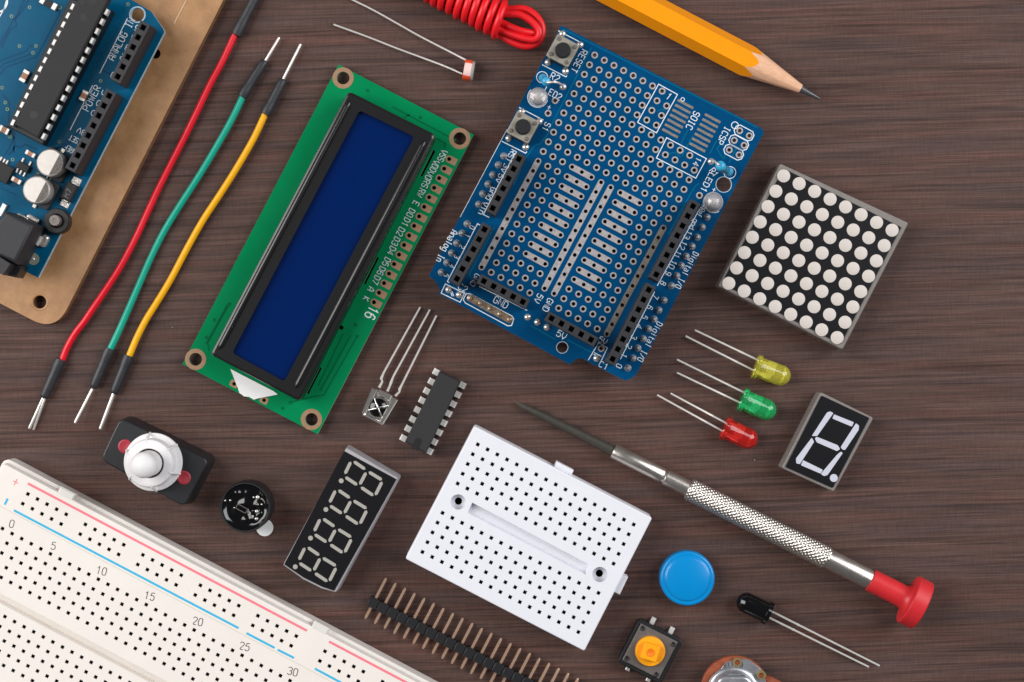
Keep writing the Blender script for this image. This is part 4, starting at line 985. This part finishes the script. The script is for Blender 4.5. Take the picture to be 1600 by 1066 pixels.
# ================================================================ screwdriver
k7 = zf(1050, 730, 3.721)
T = Thing("precision_screwdriver", "small steel screwdriver with knurled grip and red end cap", "screwdriver", 805.8, 628.4, 0, 26.5)
P0 = T.L(805.8, 628.4, 1.25); P1 = T.L(1441, 947, 5.9); ax = (P1-P0).normalized(); Lt = (P1-P0).length
sc = Lt/711.0
def at(s_): return P0+ax*(s_*sc)
mb = MB()
rings_ = [(0, .10), (8, .42), (22, .78), (40, .92), (110, 1.10), (168, 1.22), (180, 1.22)]
mb.lathe([(0, 0)]+[(r, s_*sc) for s_, r in rings_], P0, ax, 20)
T.part("blade_shaft", mb, M['blade'], sharp=40)
u_ = Vector((0, 0, 1)).cross(ax).normalized(); w_ = ax.cross(u_)
for an in (45, 135, 225, 315):
    dd = u_*math.cos(math.radians(an))+w_*math.sin(math.radians(an))
    T.part("tip_flute", MB().tube([at(1)+dd*.12, at(8)+dd*.52, at(24)+dd*.7, at(34)+dd*.6], [.08, .16, .2, .05], 6), M['blade'], sharp=60)
T.part("ferrule", MB().lathe([(1.2, 172*sc), (1.72, 172*sc), (1.82, 174*sc), (1.82, 258*sc), (1.70, 259.5*sc)], P0, ax, 40), M['nickel'], sharp=30)
T.part("groove_ring", MB().lathe([(1.6, 259*sc), (1.62, 263*sc)], P0, ax, 40), M['nickel'])
T.part("collar", MB().lathe([(1.70, 262.5*sc), (1.92, 264*sc), (1.95, 320*sc)], P0, ax, 40), M['nickel'], sharp=30)
mb = MB(); n1, n2 = 120, 240; t0, t1 = 303*sc, 548*sc; v = []
for j in range(n2+1):
    t = t0+(t1-t0)*j/n2
    ed = min(1, j/4, (n2-j)/4)
    for i in range(n1):
        th = 2*math.pi*i/n1; Aq = 8*th+t*2.75; Bq = 8*th-t*2.75
        h = abs(math.sin(Aq))*abs(math.sin(Bq)); r = 2.45+.30*ed*h
        if j in (0, n2): r = 1.9
        v.append(P0+ax*t+u_*(r*math.cos(th))+w_*(r*math.sin(th)))
mb.add(v, [[j*n1+i, j*n1+(i+1) % n1, (j+1)*n1+(i+1) % n1, (j+1)*n1+i] for j in range(n2) for i in range(n1)])
T.part("knurled_grip", mb, M['nickel'], sharp=50)
T.part("end_sleeve", MB().lathe([(2.0, 546*sc), (2.36, 546.5*sc), (2.36, 615*sc), (2.25, 619*sc), (2.1, 624*sc)], P0, ax, 44), M['nickel'], sharp=30)
prof = [(2.2, 621*sc), (2.62, 621.5*sc), (2.68, 624*sc), (2.68, 674*sc), (2.8, 679*sc), (3.1, 683*sc), (3.6, 686*sc), (4.2, 688*sc)]
cap_ = T.part("red_cap", MB().lathe(prof, P0, ax, 56), M['red_cap'], sharp=40)
T.part("cap_disc", MB().lathe([(0, 686.5*sc), (5.7, 686.5*sc), (5.95, 688*sc), (5.95, 709.5*sc), (5.75, 711*sc), (0, 711.2*sc)], P0, ax, 56), M['red_cap'], cap_, sharp=20)

# ================================================================ mini breadboard
m6 = zf(620, 640, 2.733)
T = Thing("mini_breadboard", "small bright white breadboard with centre channel and two screw holes", "breadboard", *m6(565, 550), 8.5, 27.2)
ZW = 8.5
A = T.L(*m6(346, 150), ZW); X1 = (T.L(*m6(1012, 492), ZW)-A)/16; Y1 = (T.L(*m6(260, 317), ZW)-A)/4
hs = []
for i in range(17):
    for j in list(range(5))+list(range(7, 12)):
        l = A+X1*i+Y1*j; hs.append(sq(l.x, l.y, .80))
out = T.P([m6(331, 70), m6(1091, 463), m6(801, 1032), m6(36, 637)], ZW)
sc1 = T.L(*m6(262, 395), ZW); sc2 = T.L(*m6(867, 705), ZW)
ch = T.P([m6(322, 397), m6(829, 667), m6(807, 706), m6(301, 441)], ZW)
mb = MB(); O = round_poly(out, .5, 3); top = inset(O, .25); n = len(O)
H = [ccw(h) for h in hs]; HT = [inset(h, -.10) for h in H]
cs = [(circ(l.x, l.y, 1.78, 28), circ(l.x, l.y, .85, 28)) for l in (sc1, sc2)]
mb.cap(top, HT+[c[0] for c in cs]+[ch], ZW)
rr = [(inset(O, -.12), 0), (O, ZW-.25), (inset(O, .08), ZW-.07), (top, ZW)]
mb.add([(x, y, z) for q, z in rr for x, y in q], [[k*n+i, k*n+(i+1) % n, (k+1)*n+(i+1) % n, (k+1)*n+i] for k in range(3) for i in range(n)])
def walls(mb, lv, m=0, floor=None):
    for k in range(len(lv)-1):
        (q0, z0), (q1, z1) = lv[k], lv[k+1]; n = len(q0)
        mb.add([(x, y, z0) for x, y in q0]+[(x, y, z1) for x, y in q1], [[i, (i+1) % n, n+(i+1) % n, n+i] for i in range(n)], m)
    if floor is not None: mb.add([(x, y, lv[-1][1]) for x, y in lv[-1][0]], [list(range(len(lv[-1][0])))], floor)
for h, ht in zip(H, HT):
    walls(mb, [(ht, ZW), (h, ZW-.12), (h, ZW-.45)]); walls(mb, [(h, ZW-.45), (h, ZW-4)], 1, 1)
for c1, c2 in cs:
    walls(mb, [(c1, ZW), (c1, ZW-2.2), (c2, ZW-2.6)]); walls(mb, [(c2, ZW-2.6), (c2, ZW-7.5)], 1, 1)  # screw holes have no clip; their lower part is painted dark as shade
walls(mb, [(ccw(ch), ZW), (inset(ccw(ch), .25), ZW-1.7)], 0, 0)
T.part("body", mb, [M['white'], M['hole_shade']])
for q in ([m6(683, 222), m6(756, 260), m6(738, 296), m6(665, 258)], [m6(950, 705), m6(988, 716), m6(952, 791), m6(915, 775)]):
    mb = MB(); mb.prism(T.P(q, 6.8), 1.5, 6.8, .15); T.part("side_tab", mb, M['white'])

# ================================================================ infrared receiver
i4 = zf(540, 460, 4.1)
T = Thing("infrared_receiver", "silver-cased infrared receiver with crossed black window and three legs", "infrared receiver", *i4(215, 715), 0, 28)
ZI = 5.2
mb = MB(); mb.prism(round_poly(T.P([i4(185, 608), i4(318, 672), i4(230, 830), i4(108, 762)], ZI), .3, 2), 0, ZI-.6, .2); cs_ = T.part("case", mb, M['metal'])
for q in ([i4(168, 600), i4(205, 612), i4(130, 768), i4(102, 762)], [i4(298, 660), i4(335, 678), i4(240, 835), i4(212, 820)]):
    mb = MB(); mb.prism(T.P(q, ZI), .3, ZI, .25); T.part("folded_side", mb, M['metal'], cs_)
mb = MB(); mb.prism(T.P([i4(215, 608), i4(300, 650), i4(282, 690), i4(195, 645)], ZI+.3), ZI-.8, ZI+.25, .3); T.part("top_flap", mb, M['metal'], cs_)
mb = MB(); mb.prism(T.P([i4(128, 765), i4(240, 822), i4(232, 838), i4(108, 772)], ZI-.1), .3, ZI-.1, .2); T.part("folded_side", mb, M['metal'], cs_)
l = T.L(*i4(207, 727), ZI); mb = MB(); mb.sphere((l.x, l.y, ZI-.7), 2.25, 28, half=True, zs=.42); T.part("dark_lens", mb, M['black_gloss'], sharp=60)
for p0, p1 in ((i4(185, 668), i4(232, 788)), (i4(148, 742), i4(272, 712))):
    A = T.L(*p0, ZI); B = T.L(*p1, ZI); Cm = (A+B)/2; T.part("cross_bar", MB().tube([(A.x, A.y, ZI-.35), (A.x*.6+Cm.x*.4, A.y*.6+Cm.y*.4, ZI+.15), (Cm.x, Cm.y, ZI+.4), (B.x*.6+Cm.x*.4, B.y*.6+Cm.y*.4, ZI+.15), (B.x, B.y, ZI-.35)], .2, 8), M['metal'], cs_, sharp=60)
for q in ([(478, 82), (245, 500), (228, 540), (235, 560), (215, 598)], [(540, 98), (305, 528), (290, 568), (282, 590), (268, 622)], [(582, 136), (362, 576), (345, 610), (345, 625), (318, 652)]):
    T.part("leg", MB().tube([T.L(*i4(x, y), z) for (x, y), z in zip(q, (.8, 1.8, 2.0, 2.1, 2.2))], [.29, .31, .44, .32, .44], 4), M['lead'])

# ================================================================ sixteen pin chip
T = Thing("dip_chip", "loose dark grey sixteen-pin chip with notched end", "chip", *i4(558, 755), 3.5, 27.5)
ZK = 5.0
o = T.P([i4(602, 492), i4(738, 558), i4(515, 1020), i4(380, 943)], ZK)
e_ = Vector(o[1])-Vector(o[0]); nc = T.L(*i4(452, 972), ZK); nb = T.L(*i4(465, 942), ZK)
mb = MB(); q = ccw(o)
n0 = Vector(nb[:2])
mb.prism(q, .9, ZK, .3); bd = T.part("body", mb, M['chip'])
ua = (Vector(nc[:2])-n0).normalized(); va = Vector((-ua.y, ua.x))
un = [n0+va*.85*math.cos(math.radians(t))-ua*.85*math.sin(math.radians(t)) for t in range(0, 181, 15)]+[n0-va*.85+ua*2.1, n0+va*.85+ua*2.1]
mb = MB(); mb.prism([tuple(k) for k in un], ZK-.1, ZK+.015); T.part("end_notch", mb, M['chip_dot'], bd)
def dpin(T, l, s_, z0, z1):
    mb = MB()
    prof = [(-.9, z1), (.35, z1), (.62, z1-.25), (.75, .02), (.5, .02), (.35, z1-.55), (-.9, z1-.3)]
    v = [(l.x+s_*x, l.y+y, z) for y in (-.72, .72) for x, z in prof]; n = 7
    f = [[i, (i+1) % n, n+(i+1) % n, n+i] for i in range(n)]+[list(range(n))[::-1], list(range(n, 2*n))]
    if s_ < 0: f = [k[::-1] for k in f]
    mb.add(v, f); return mb
for k in range(8):
    l = T.L(*i4(577-30*k, 497+60.4*k), 2.6); T.part("pin", dpin(T, l, -1, 0, 2.6), M['pin'])
    l = T.L(*i4(750-30*k, 583+60.4*k), 2.6); T.part("pin", dpin(T, l, 1, 0, 2.6), M['pin'])

# ================================================================ latching push switch
w4 = zf(140, 630, 4.847)
T = Thing("push_switch", "black push switch with white nut, white plunger and two red rivets", "switch", *w4(495, 452), 9, 26)
ZS = 8.6
o = T.P([w4(232, 108), w4(908, 432), w4(718, 790), w4(80, 428)], ZS)
mb = MB(); mb.prism(round_poly(o, 1.9, 5), 0, ZS, .35, steps=3, draft=.5); bd = T.part("housing", mb, M['switch_black'])
for q in (w4(268, 328), w4(714, 565)):
    l = T.L(*q, ZS); mb = MB(); mb.lathe([(1.62, .02), (1.5, .1), (1.3, .14), (1.15, .08), (0, .05)], (l.x, l.y, ZS), n=28); T.part("rivet", mb, M['rivet_red'])
l = T.L(*w4(470, 450), ZS+2.5)
mb = MB(); mb.lathe([(6.75, 0), (6.75, .9), (6.6, 1.1), (5.7, 1.2), (5.2, 1.4)], (l.x, l.y, ZS+.01), n=64); nut = T.part("nut_flange", mb, M['white_nylon'])
mb = MB(); mb.lathe([(5.6, 1.2), (5.55, 5.3), (5.35, 5.75), (5.0, 5.95), (3.6, 6.05), (3.4, 5.9), (3.4, 1.5), (0, 1.5)], (l.x, l.y, ZS), n=64); T.part("threaded_bush", mb, M['white_nylon'], nut)
for k in range(6):
    an = math.radians(62+60*k)
    d_ = Vector((math.cos(an), math.sin(an), 0)); c_ = Vector((l.x, l.y, 0))
    mb = MB(); mb.tube([c_+d_*6.75+Vector((0, 0, ZS+.6)), c_+d_*6.1+Vector((0, 0, ZS+2.6)), c_+d_*5.65+Vector((0, 0, ZS+4.8)), c_+d_*5.3+Vector((0, 0, ZS+5.75)), c_+d_*4.8+Vector((0, 0, ZS+5.95))], [.3, .3, .28, .24, .1], 8); T.part("nut_rib", mb, M['white_nylon'], nut, sharp=60)
mb = MB(); mb.lathe([(3.39, 4.6), (0, 4.6)], (l.x, l.y, ZS), n=40); T.part("dark_gap", mb, M['black'], nut)
mb = MB(); mb.lathe([(2.98, 4.61), (2.98, 11.8), (2.88, 12.4), (2.6, 13.0), (2.05, 13.55), (1.2, 13.9), (.6, 14.05), (0, 14.1)], (l.x, l.y, ZS), n=48); T.part("plunger", mb, M['white_nylon'], sharp=60)

# ================================================================ buzzer
z8 = zf(330, 730, 8.883)
T = Thing("buzzer", "round glossy black buzzer seen from its resin-filled back", "buzzer", *z8(472, 560), 8, 28)
l = T.L(*z8(470, 558), 8.2)
mb = MB(); mb.lathe([(5.8, 0), (5.9, .3), (5.9, 7.9), (5.75, 8.2), (5.45, 8.2), (5.4, 8.0), (5.35, 6.9)], (l.x, l.y, 0), n=64); T.part("shell", mb, M['black'], sharp=40)
# uneven resin pool
mb = MB(); nr, na = 26, 80; v = [(l.x, l.y, 7.3)]
bumps = [(2.6, 1.9, 1.0, .55), (2.9, -1.4, .9, .5), (-3.2, 1.9, .9, .45), (1.4, -2.6, .7, .3), (-.4, .6, 1.3, .35), (.3, -.5, 1.0, -.25), (3.6, .2, .8, .45), (-1.4, -2.4, 1.4, .2), (-1, 3.2, 1.2, .25), (2.2, .3, .6, -.35)]
for a_ in range(1, nr+1):
    r = 5.4*a_/nr
    for b_ in range(na):
        th = 2*math.pi*b_/na; x, y = r*math.cos(th), r*math.sin(th)
        z = 7.0+1.0*(r/5.4)**7+sum(1.35*h*math.exp(-((x-cx)**2+(y-cy)**2)/(s_*s_)) for cx, cy, s_, h in bumps)
        v.append((l.x+x, l.y+y, z))
f = [[0, 1+b_, 1+(b_+1) % na] for b_ in range(na)]
f += [[1+(a_-1)*na+b_, 1+a_*na+b_, 1+a_*na+(b_+1) % na, 1+(a_-1)*na+(b_+1) % na] for a_ in range(1, nr) for b_ in range(na)]
mb.add(v, f); T.part("resin_fill", mb, M['black_gloss'], sharp=80)
rc = T.L(*z8(425, 575), 7.5)
mb = MB(); mb.ribbon([q for q in rrect(rc.x, rc.y, 2.6, 1.1, .15, 2, 0)], .14, 7.78, True); T.part("moulded_frame", mb, M['steel_dark'])
for q, r in ((z8(190, 465), .3), (z8(262, 462), .26), (z8(645, 420), .52), (z8(590, 420), .22), (z8(700, 518), .22), (z8(632, 615), .45), (z8(578, 682), .24), (z8(628, 718), .42), (z8(320, 565), .2), (z8(510, 590), .16)):
    k = T.L(*q, 7.6); mb = MB(); mb.sphere((k.x, k.y, 7.62), r, 12, half=True, zs=.7); T.part("solder_spot", mb, M['solder'])
k = T.L(*z8(742, 842), .6); mb = MB(); mb.prism(circ(k.x, k.y, 2.02, 36), .35, .6, .05); T.part("peel_tab", mb, M['paper'])

# ================================================================ large breadboard
B1 = zf(0, 710, 2.994); B2 = zf(330, 850, 4.444)
T = Thing("large_breadboard", "large cream breadboard with red and blue rail lines at the picture edge", "breadboard", 3.67, 826.2, 8.5, 27.9)
ZW = 8.5
X1 = (T.L(3.67+14.98*30, 826.2+7.93*30, ZW)).x/30; Y1 = T.L(3.67-7.7*4, 826.2+15.3*4, ZW).y/4
hs = []
def vis(i, j):
    px = 3.67+14.98*i-7.7*j; py = 826.2+7.93*i+15.3*j; return -22 < px < 1622 and py < 1090
for i in range(-8, 56):
    for j in list(range(5))+list(range(7, 12))+[14, 15]:
        if vis(i, j): hs.append(sq(X1*i, Y1*j, .80))
rails = []
for gi in range(8):
    n0 = .58+6*gi+(1 if gi >= 5 else 0)
    for k in range(5):
        for j in (-3.87, -2.87):
            if vis(n0+k, j): hs.append((sq(X1*(n0+k), Y1*j, .80)))
tl = T.L(*B1(18, 62), ZW); edge_y = (T.L(*B1(100, 100), ZW)).y; edge_y = T.L(*B2(700, 575), ZW).y
out = [(-4.2, edge_y), (X1*56, edge_y), (X1*56, Y1*17), (-4.2, Y1*17)]
out = T.P([B1(8, 58), B1(-600, 1240)], ZW)
xl = out[0][0]
rect = [(xl, edge_y), (X1*54, edge_y), (X1*54, -48), (xl, -48)]
mb = MB(); O = round_poly(rect, .8, 3); top = inset(O, .3); n = len(O)
H = [ccw(h) for h in hs]; HT = [inset(h, -.05) for h in H]
y0, y1 = Y1*5.3, Y1*6.12
chn = [(xl+.6, y1), (X1*53.5, y1), (X1*53.5, y0), (xl+.6, y0)]
mb.cap(top, HT+[chn], ZW)
rr = [(inset(O, -.9), 0), (inset(O, -.9), 5.6), (inset(O, -.25), 6.2), (O, ZW-.3), (inset(O, .1), ZW-.08), (top, ZW)]
mb.add([(x, y, z) for q, z in rr for x, y in q], [[k*n+i, k*n+(i+1) % n, (k+1)*n+(i+1) % n, (k+1)*n+i] for k in range(5) for i in range(n)])
for h, ht in zip(H, HT):
    walls(mb, [(ht, ZW), (h, ZW-.08), (h, ZW-.5)]); walls(mb, [(h, ZW-.5), (h, ZW-4)], 1, 1)
walls(mb, [(ccw(chn), ZW), (inset(ccw(chn), .3), ZW-2.0)], 0, 0)
T.part("body", mb, [M['cream'], M['hole_shade']])
for q in (B1(325, 165), B2(765, 575)):
    l = T.L(*q, 7.5); mb = MB(); mb.box(l.x, edge_y+.2, 5.8, ZW-.02, 4.1, 2.6, 0, .35); T.part("side_clip", mb, M['cream_side'])
zp = ZW+.02
def line(q0, q1, m, wd, z=zp, name="rail_line"):
    A = T.L(*q0, z); B = T.L(*q1, z); mb = MB(); mb.ribbon([A, B], wd, z); T.part(name, mb, m)
line(B1(130, 136), B2(665, 603), M['print_red'], .55); line(B2(818, 678), B2(1700, 1145), M['print_red'], .55)
line(B1(65, 262), B2(190, 585), M['print_blue'], .5); line(B2(245, 620), B2(440, 722), M['print_blue'], .5); line(B2(462, 735), B2(575, 792), M['print_blue'], .5); line(B2(720, 866), B2(1500, 1285), M['print_blue'], .5)
A = T.L(*B1(0, 255), zp); mb = MB(); mb.box((xl+X1*53)/2, Y1*-1.72, ZW, ZW+.02, X1*53-xl-2, .12); T.part("seam_line", mb, M['groove_line'])
def bt(st, q, h, ang, m, ln=None): text(T, st, *q, zp+.01, h, ang, m, ln, name="printed_number" if st.isdigit() else "printed_sign")
nm = [("0", B1(55, 325)), ("5", B1(250, 428)), ("10", B1(475, 545)), ("15", B1(700, 663)), ("20", B1(925, 782)), ("25", B2(232, 712)), ("30", B2(566, 887))]
for st, q in nm: bt(st, q, 1.75, 14, M['print_dark'], 1.05*len(st)+.15*(len(st)-1))
bt("+", B1(73, 130), 1.6, 0, M['print_red'], 1.6)
line(B1(36, 207), B1(22, 236), M['print_blue'], .5, name="printed_sign")

# ================================================================ pin header strip
p4 = zf(550, 880, 4.2105)
T = Thing("pin_header", "black pin header strip with a row of straight brass-toned pins", "pin header", *p4(140, 258), 1.3, 27.5)
A = T.L(*p4(140, 262), 2.0); X1 = (T.L(*p4(140+63.25*20, 262+33*20), 2.0)-A)/20
ang = math.atan2(X1.y, X1.x); pl = X1.length
bl = MB(); o = [(-pl/2+.02, -.85), (-pl/2+.35, -1.22), (pl/2-.35, -1.22), (pl/2-.02, -.85), (pl/2-.02, .85), (pl/2-.35, 1.22), (-pl/2+.35, 1.22), (-pl/2+.02, .85)]
bl.prism(o, .05, 2.5, .22); bl = bl.mesh("plastic_block", M['black'])
tp_, bt_ = T.L(*p4(222, 97), 1.3), T.L(*p4(88, 366), 1.3); y_t, y_b = tp_.y-A.y, bt_.y-A.y
pn = MB(); pn.tube([(0, y_b, 1.3), (0, y_b+.5, 1.3), (0, y_t-.5, 1.3), (0, y_t, 1.3)], [.2, .44, .44, .2], 4); pn = pn.mesh("pin", M['copper_pin'])
for k in range(25):
    l = A+X1*k; T.part("plastic_block", bl, None, loc=(l.x, l.y, 0), rot=ang); T.part("pin", pn, None, loc=(l.x, l.y, 0), rot=ang)

# ================================================================ blue button cap
u4 = zf(950, 840, 4.717)
T = Thing("button_cap", "loose round bright blue button cap", "button cap", *u4(583, 300), 4, 0)
l = T.L(*u4(583, 300), 3.5)
prof = [(6.35, 0), (6.45, .3), (6.45, 3.6), (6.35, 4.2), (6.1, 4.5), (5.75, 4.55), (5.45, 4.45), (5.3, 4.5), (5.1, 4.75), (4.85, 4.85), (0, 4.88)]
mb = MB(); mb.lathe(prof, (l.x, l.y, 0), n=96); T.part("cap", mb, M['blue_cap'], sharp=60)

# ================================================================ orange tactile button
T = Thing("tactile_button", "square black tactile button with round orange plunger", "push button", *u4(312, 840), 4, 27.2)
l = T.L(*u4(311, 842), 3.4)
mb = MB(); mb.prism(rrect(l.x, l.y, 11.6, 11.6, 1.1, 4), 0, 3.4, .25); T.part("base", mb, M['black'])
c1 = T.L(*u4(310, 838), 3.8)
mb = MB(); mb.prism(rrect(c1.x, c1.y, 9.7, 9.7, .15, 2), 3.41, 3.8, .12); T.part("cover_plate", mb, M['steel_dark'])
for q in (u4(257, 670), u4(482, 788), u4(138, 890), u4(357, 1010)):
    k = T.L(*q, 3.9); mb = MB(); mb.lathe([(.62, 0), (.6, .12), (.45, .2), (.25, .12), (0, .1)], (k.x, k.y, 3.8), n=20); T.part("rivet", mb, M['black'])
k = T.L(*u4(312, 840), 5)
mb = MB(); mb.lathe([(3.5, 3.8), (3.5, 4.9), (3.4, 5.1), (3.2, 5.15), (0, 5.15)], (k.x, k.y, 0), n=56); pl_ = T.part("plunger", mb, M['orange'])
k = T.L(*u4(314, 848), 7)
mb = MB(); mb.prism(rrect(k.x, k.y, 3.8, 3.8, .2, 3, math.radians(10)), 5.15, 7.2, .15); sqp = T.part("square_post", mb, M['orange'], pl_)
mb = MB(); mb.lathe([(1.0, 7.21), (.95, 7.28), (.6, 7.26), (.55, 7.23), (0, 7.23)], (k.x, k.y, 0), n=24); T.part("moulding_mark", mb, M['orange_deep'], pl_)
for q in (u4(330, 618), u4(467, 690)):
    k = T.L(*q, 1.6); mb = MB(); mb.box(k.x, k.y, .6, 1.7, 1.1, 1.9, 0, .15); T.part("leg", mb, M['pin'])
for q in (u4(150, 965), u4(300, 1045)):
    k = T.L(*q, 1.2); mb = MB(); mb.box(k.x, k.y, .6, 1.4, 1.1, 1.2, 0, .15); T.part("leg", mb, M['pin'])

# ================================================================ black infrared LED
v4 = zf(1120, 880, 4.444)
led("glossy black infrared LED with two long legs beside the red-capped screwdriver", M['black_gloss'], v4(366, 352), v4(143, 245),
    [(v4(388, 338), v4(1130, 712), .6), (v4(368, 380), v4(1055, 720), .6)], "infrared_led", False)

# ================================================================ potentiometer at the lower edge
q1_ = zf(1080, 1010, 10.667)
T = Thing("potentiometer", "brown and silver potentiometer cut off by the lower picture edge", "potentiometer", 1149, 1078, 3, 0)
ZQ = 4.2
l = T.L(1149, 1079, ZQ)
mb = MB(); mb.prism(circ(l.x, l.y, 8.05, 64), 2.6, ZQ, .1); T.part("phenolic_disc", mb, M['phenolic'])
mb = MB(); mb.prism(T.P([(1185, 1058), (1196, 1056), (1206, 1058), (1224, 1068), (1236, 1090), (1190, 1100)], ZQ), 2.6, ZQ-.02, .1); T.part("terminal_lug_board", mb, M['phenolic'])
mb = MB(); mb.lathe([(7.4, 0), (7.4, 2.6)], (l.x, l.y, 0), n=40); T.part("lower_can", mb, M['zinc'])
o = T.P([q1_(560, 290), q1_(590, 265), q1_(860, 208), q1_(985, 238), q1_(1160, 378), q1_(1240, 560), q1_(1270, 760), q1_(1200, 1000), q1_(300, 1000), q1_(330, 600)], ZQ+.6)
mb = MB(); mb.prism(o, ZQ+.02, ZQ+.6, .1); T.part("metal_plate", mb, M['zinc'])
l2 = T.L(1147.5, 1086, ZQ+3)
mb = MB(); mb.lathe([(6.3, .6), (6.1, .8), (6.05, 1.0), (5.95, 1.1), (5.5, 1.2), (5.3, 1.6), (5.15, 2.6)], (l2.x, l2.y, ZQ), n=64); T.part("can_wall", mb, M['zinc'], sharp=40)
mb = MB(); mb.prism(rrect(l2.x, l2.y, 8.6, 9.0, 2.4, 8), ZQ+1.0, ZQ+3.4, .7, steps=4); T.part("can_top", mb, M['zinc'])
mb = MB(); mb.lathe([(5.2, 2.2), (0, 2.2)], (l2.x, l2.y, ZQ), n=48); T.part("can_floor", mb, M['zinc'])
mb = MB(); mb.lathe([(2.4, 3.4), (2.4, 3.7), (2.2, 3.85), (0, 3.85)], (l2.x, l2.y, ZQ), n=40); T.part("shaft_boss", mb, M['steel_dark'])
for q, an in ((q1_(770, 262), 0), (q1_(1170, 478), -50)):
    k = T.L(*q, ZQ+1); mb = MB(); mb.plate(rrect(k.x, k.y, 1.9, 2.0, .6, 4, math.radians(an)), [circ(k.x, k.y-.1, .62, 16)], ZQ+.62, ZQ+1.1); tb_ = T.part("brass_tab", mb, M['brass'])
    mb = MB(); mb.lathe([(.6, ZQ+.66), (0, ZQ+.66)], (k.x, k.y-.1, 0), n=16); T.part("tab_hole", mb, M['phenolic'], tb_)
for i, ch_ in enumerate("8115"):
    an = math.radians(107-7.5*i); r = 6.75
    k = Vector((l2.x+r*math.cos(an), l2.y+r*math.sin(an), 0)); TEXTS.append((T, ch_, Vector((k.x, k.y, ZQ+.63)), .95, an-math.pi/2, M['ink'], .6, None, "stamped_mark", None, .01))
for i, ch_ in enumerate("B"):
    an = math.radians(73); r = 6.75
    k = Vector((l2.x+r*math.cos(an), l2.y+r*math.sin(an), 0)); TEXTS.append((T, ch_, Vector((k.x, k.y, ZQ+.63)), .95, an-math.pi/2, M['ink'], .7, None, "stamped_mark", None, .01))

flush_texts()
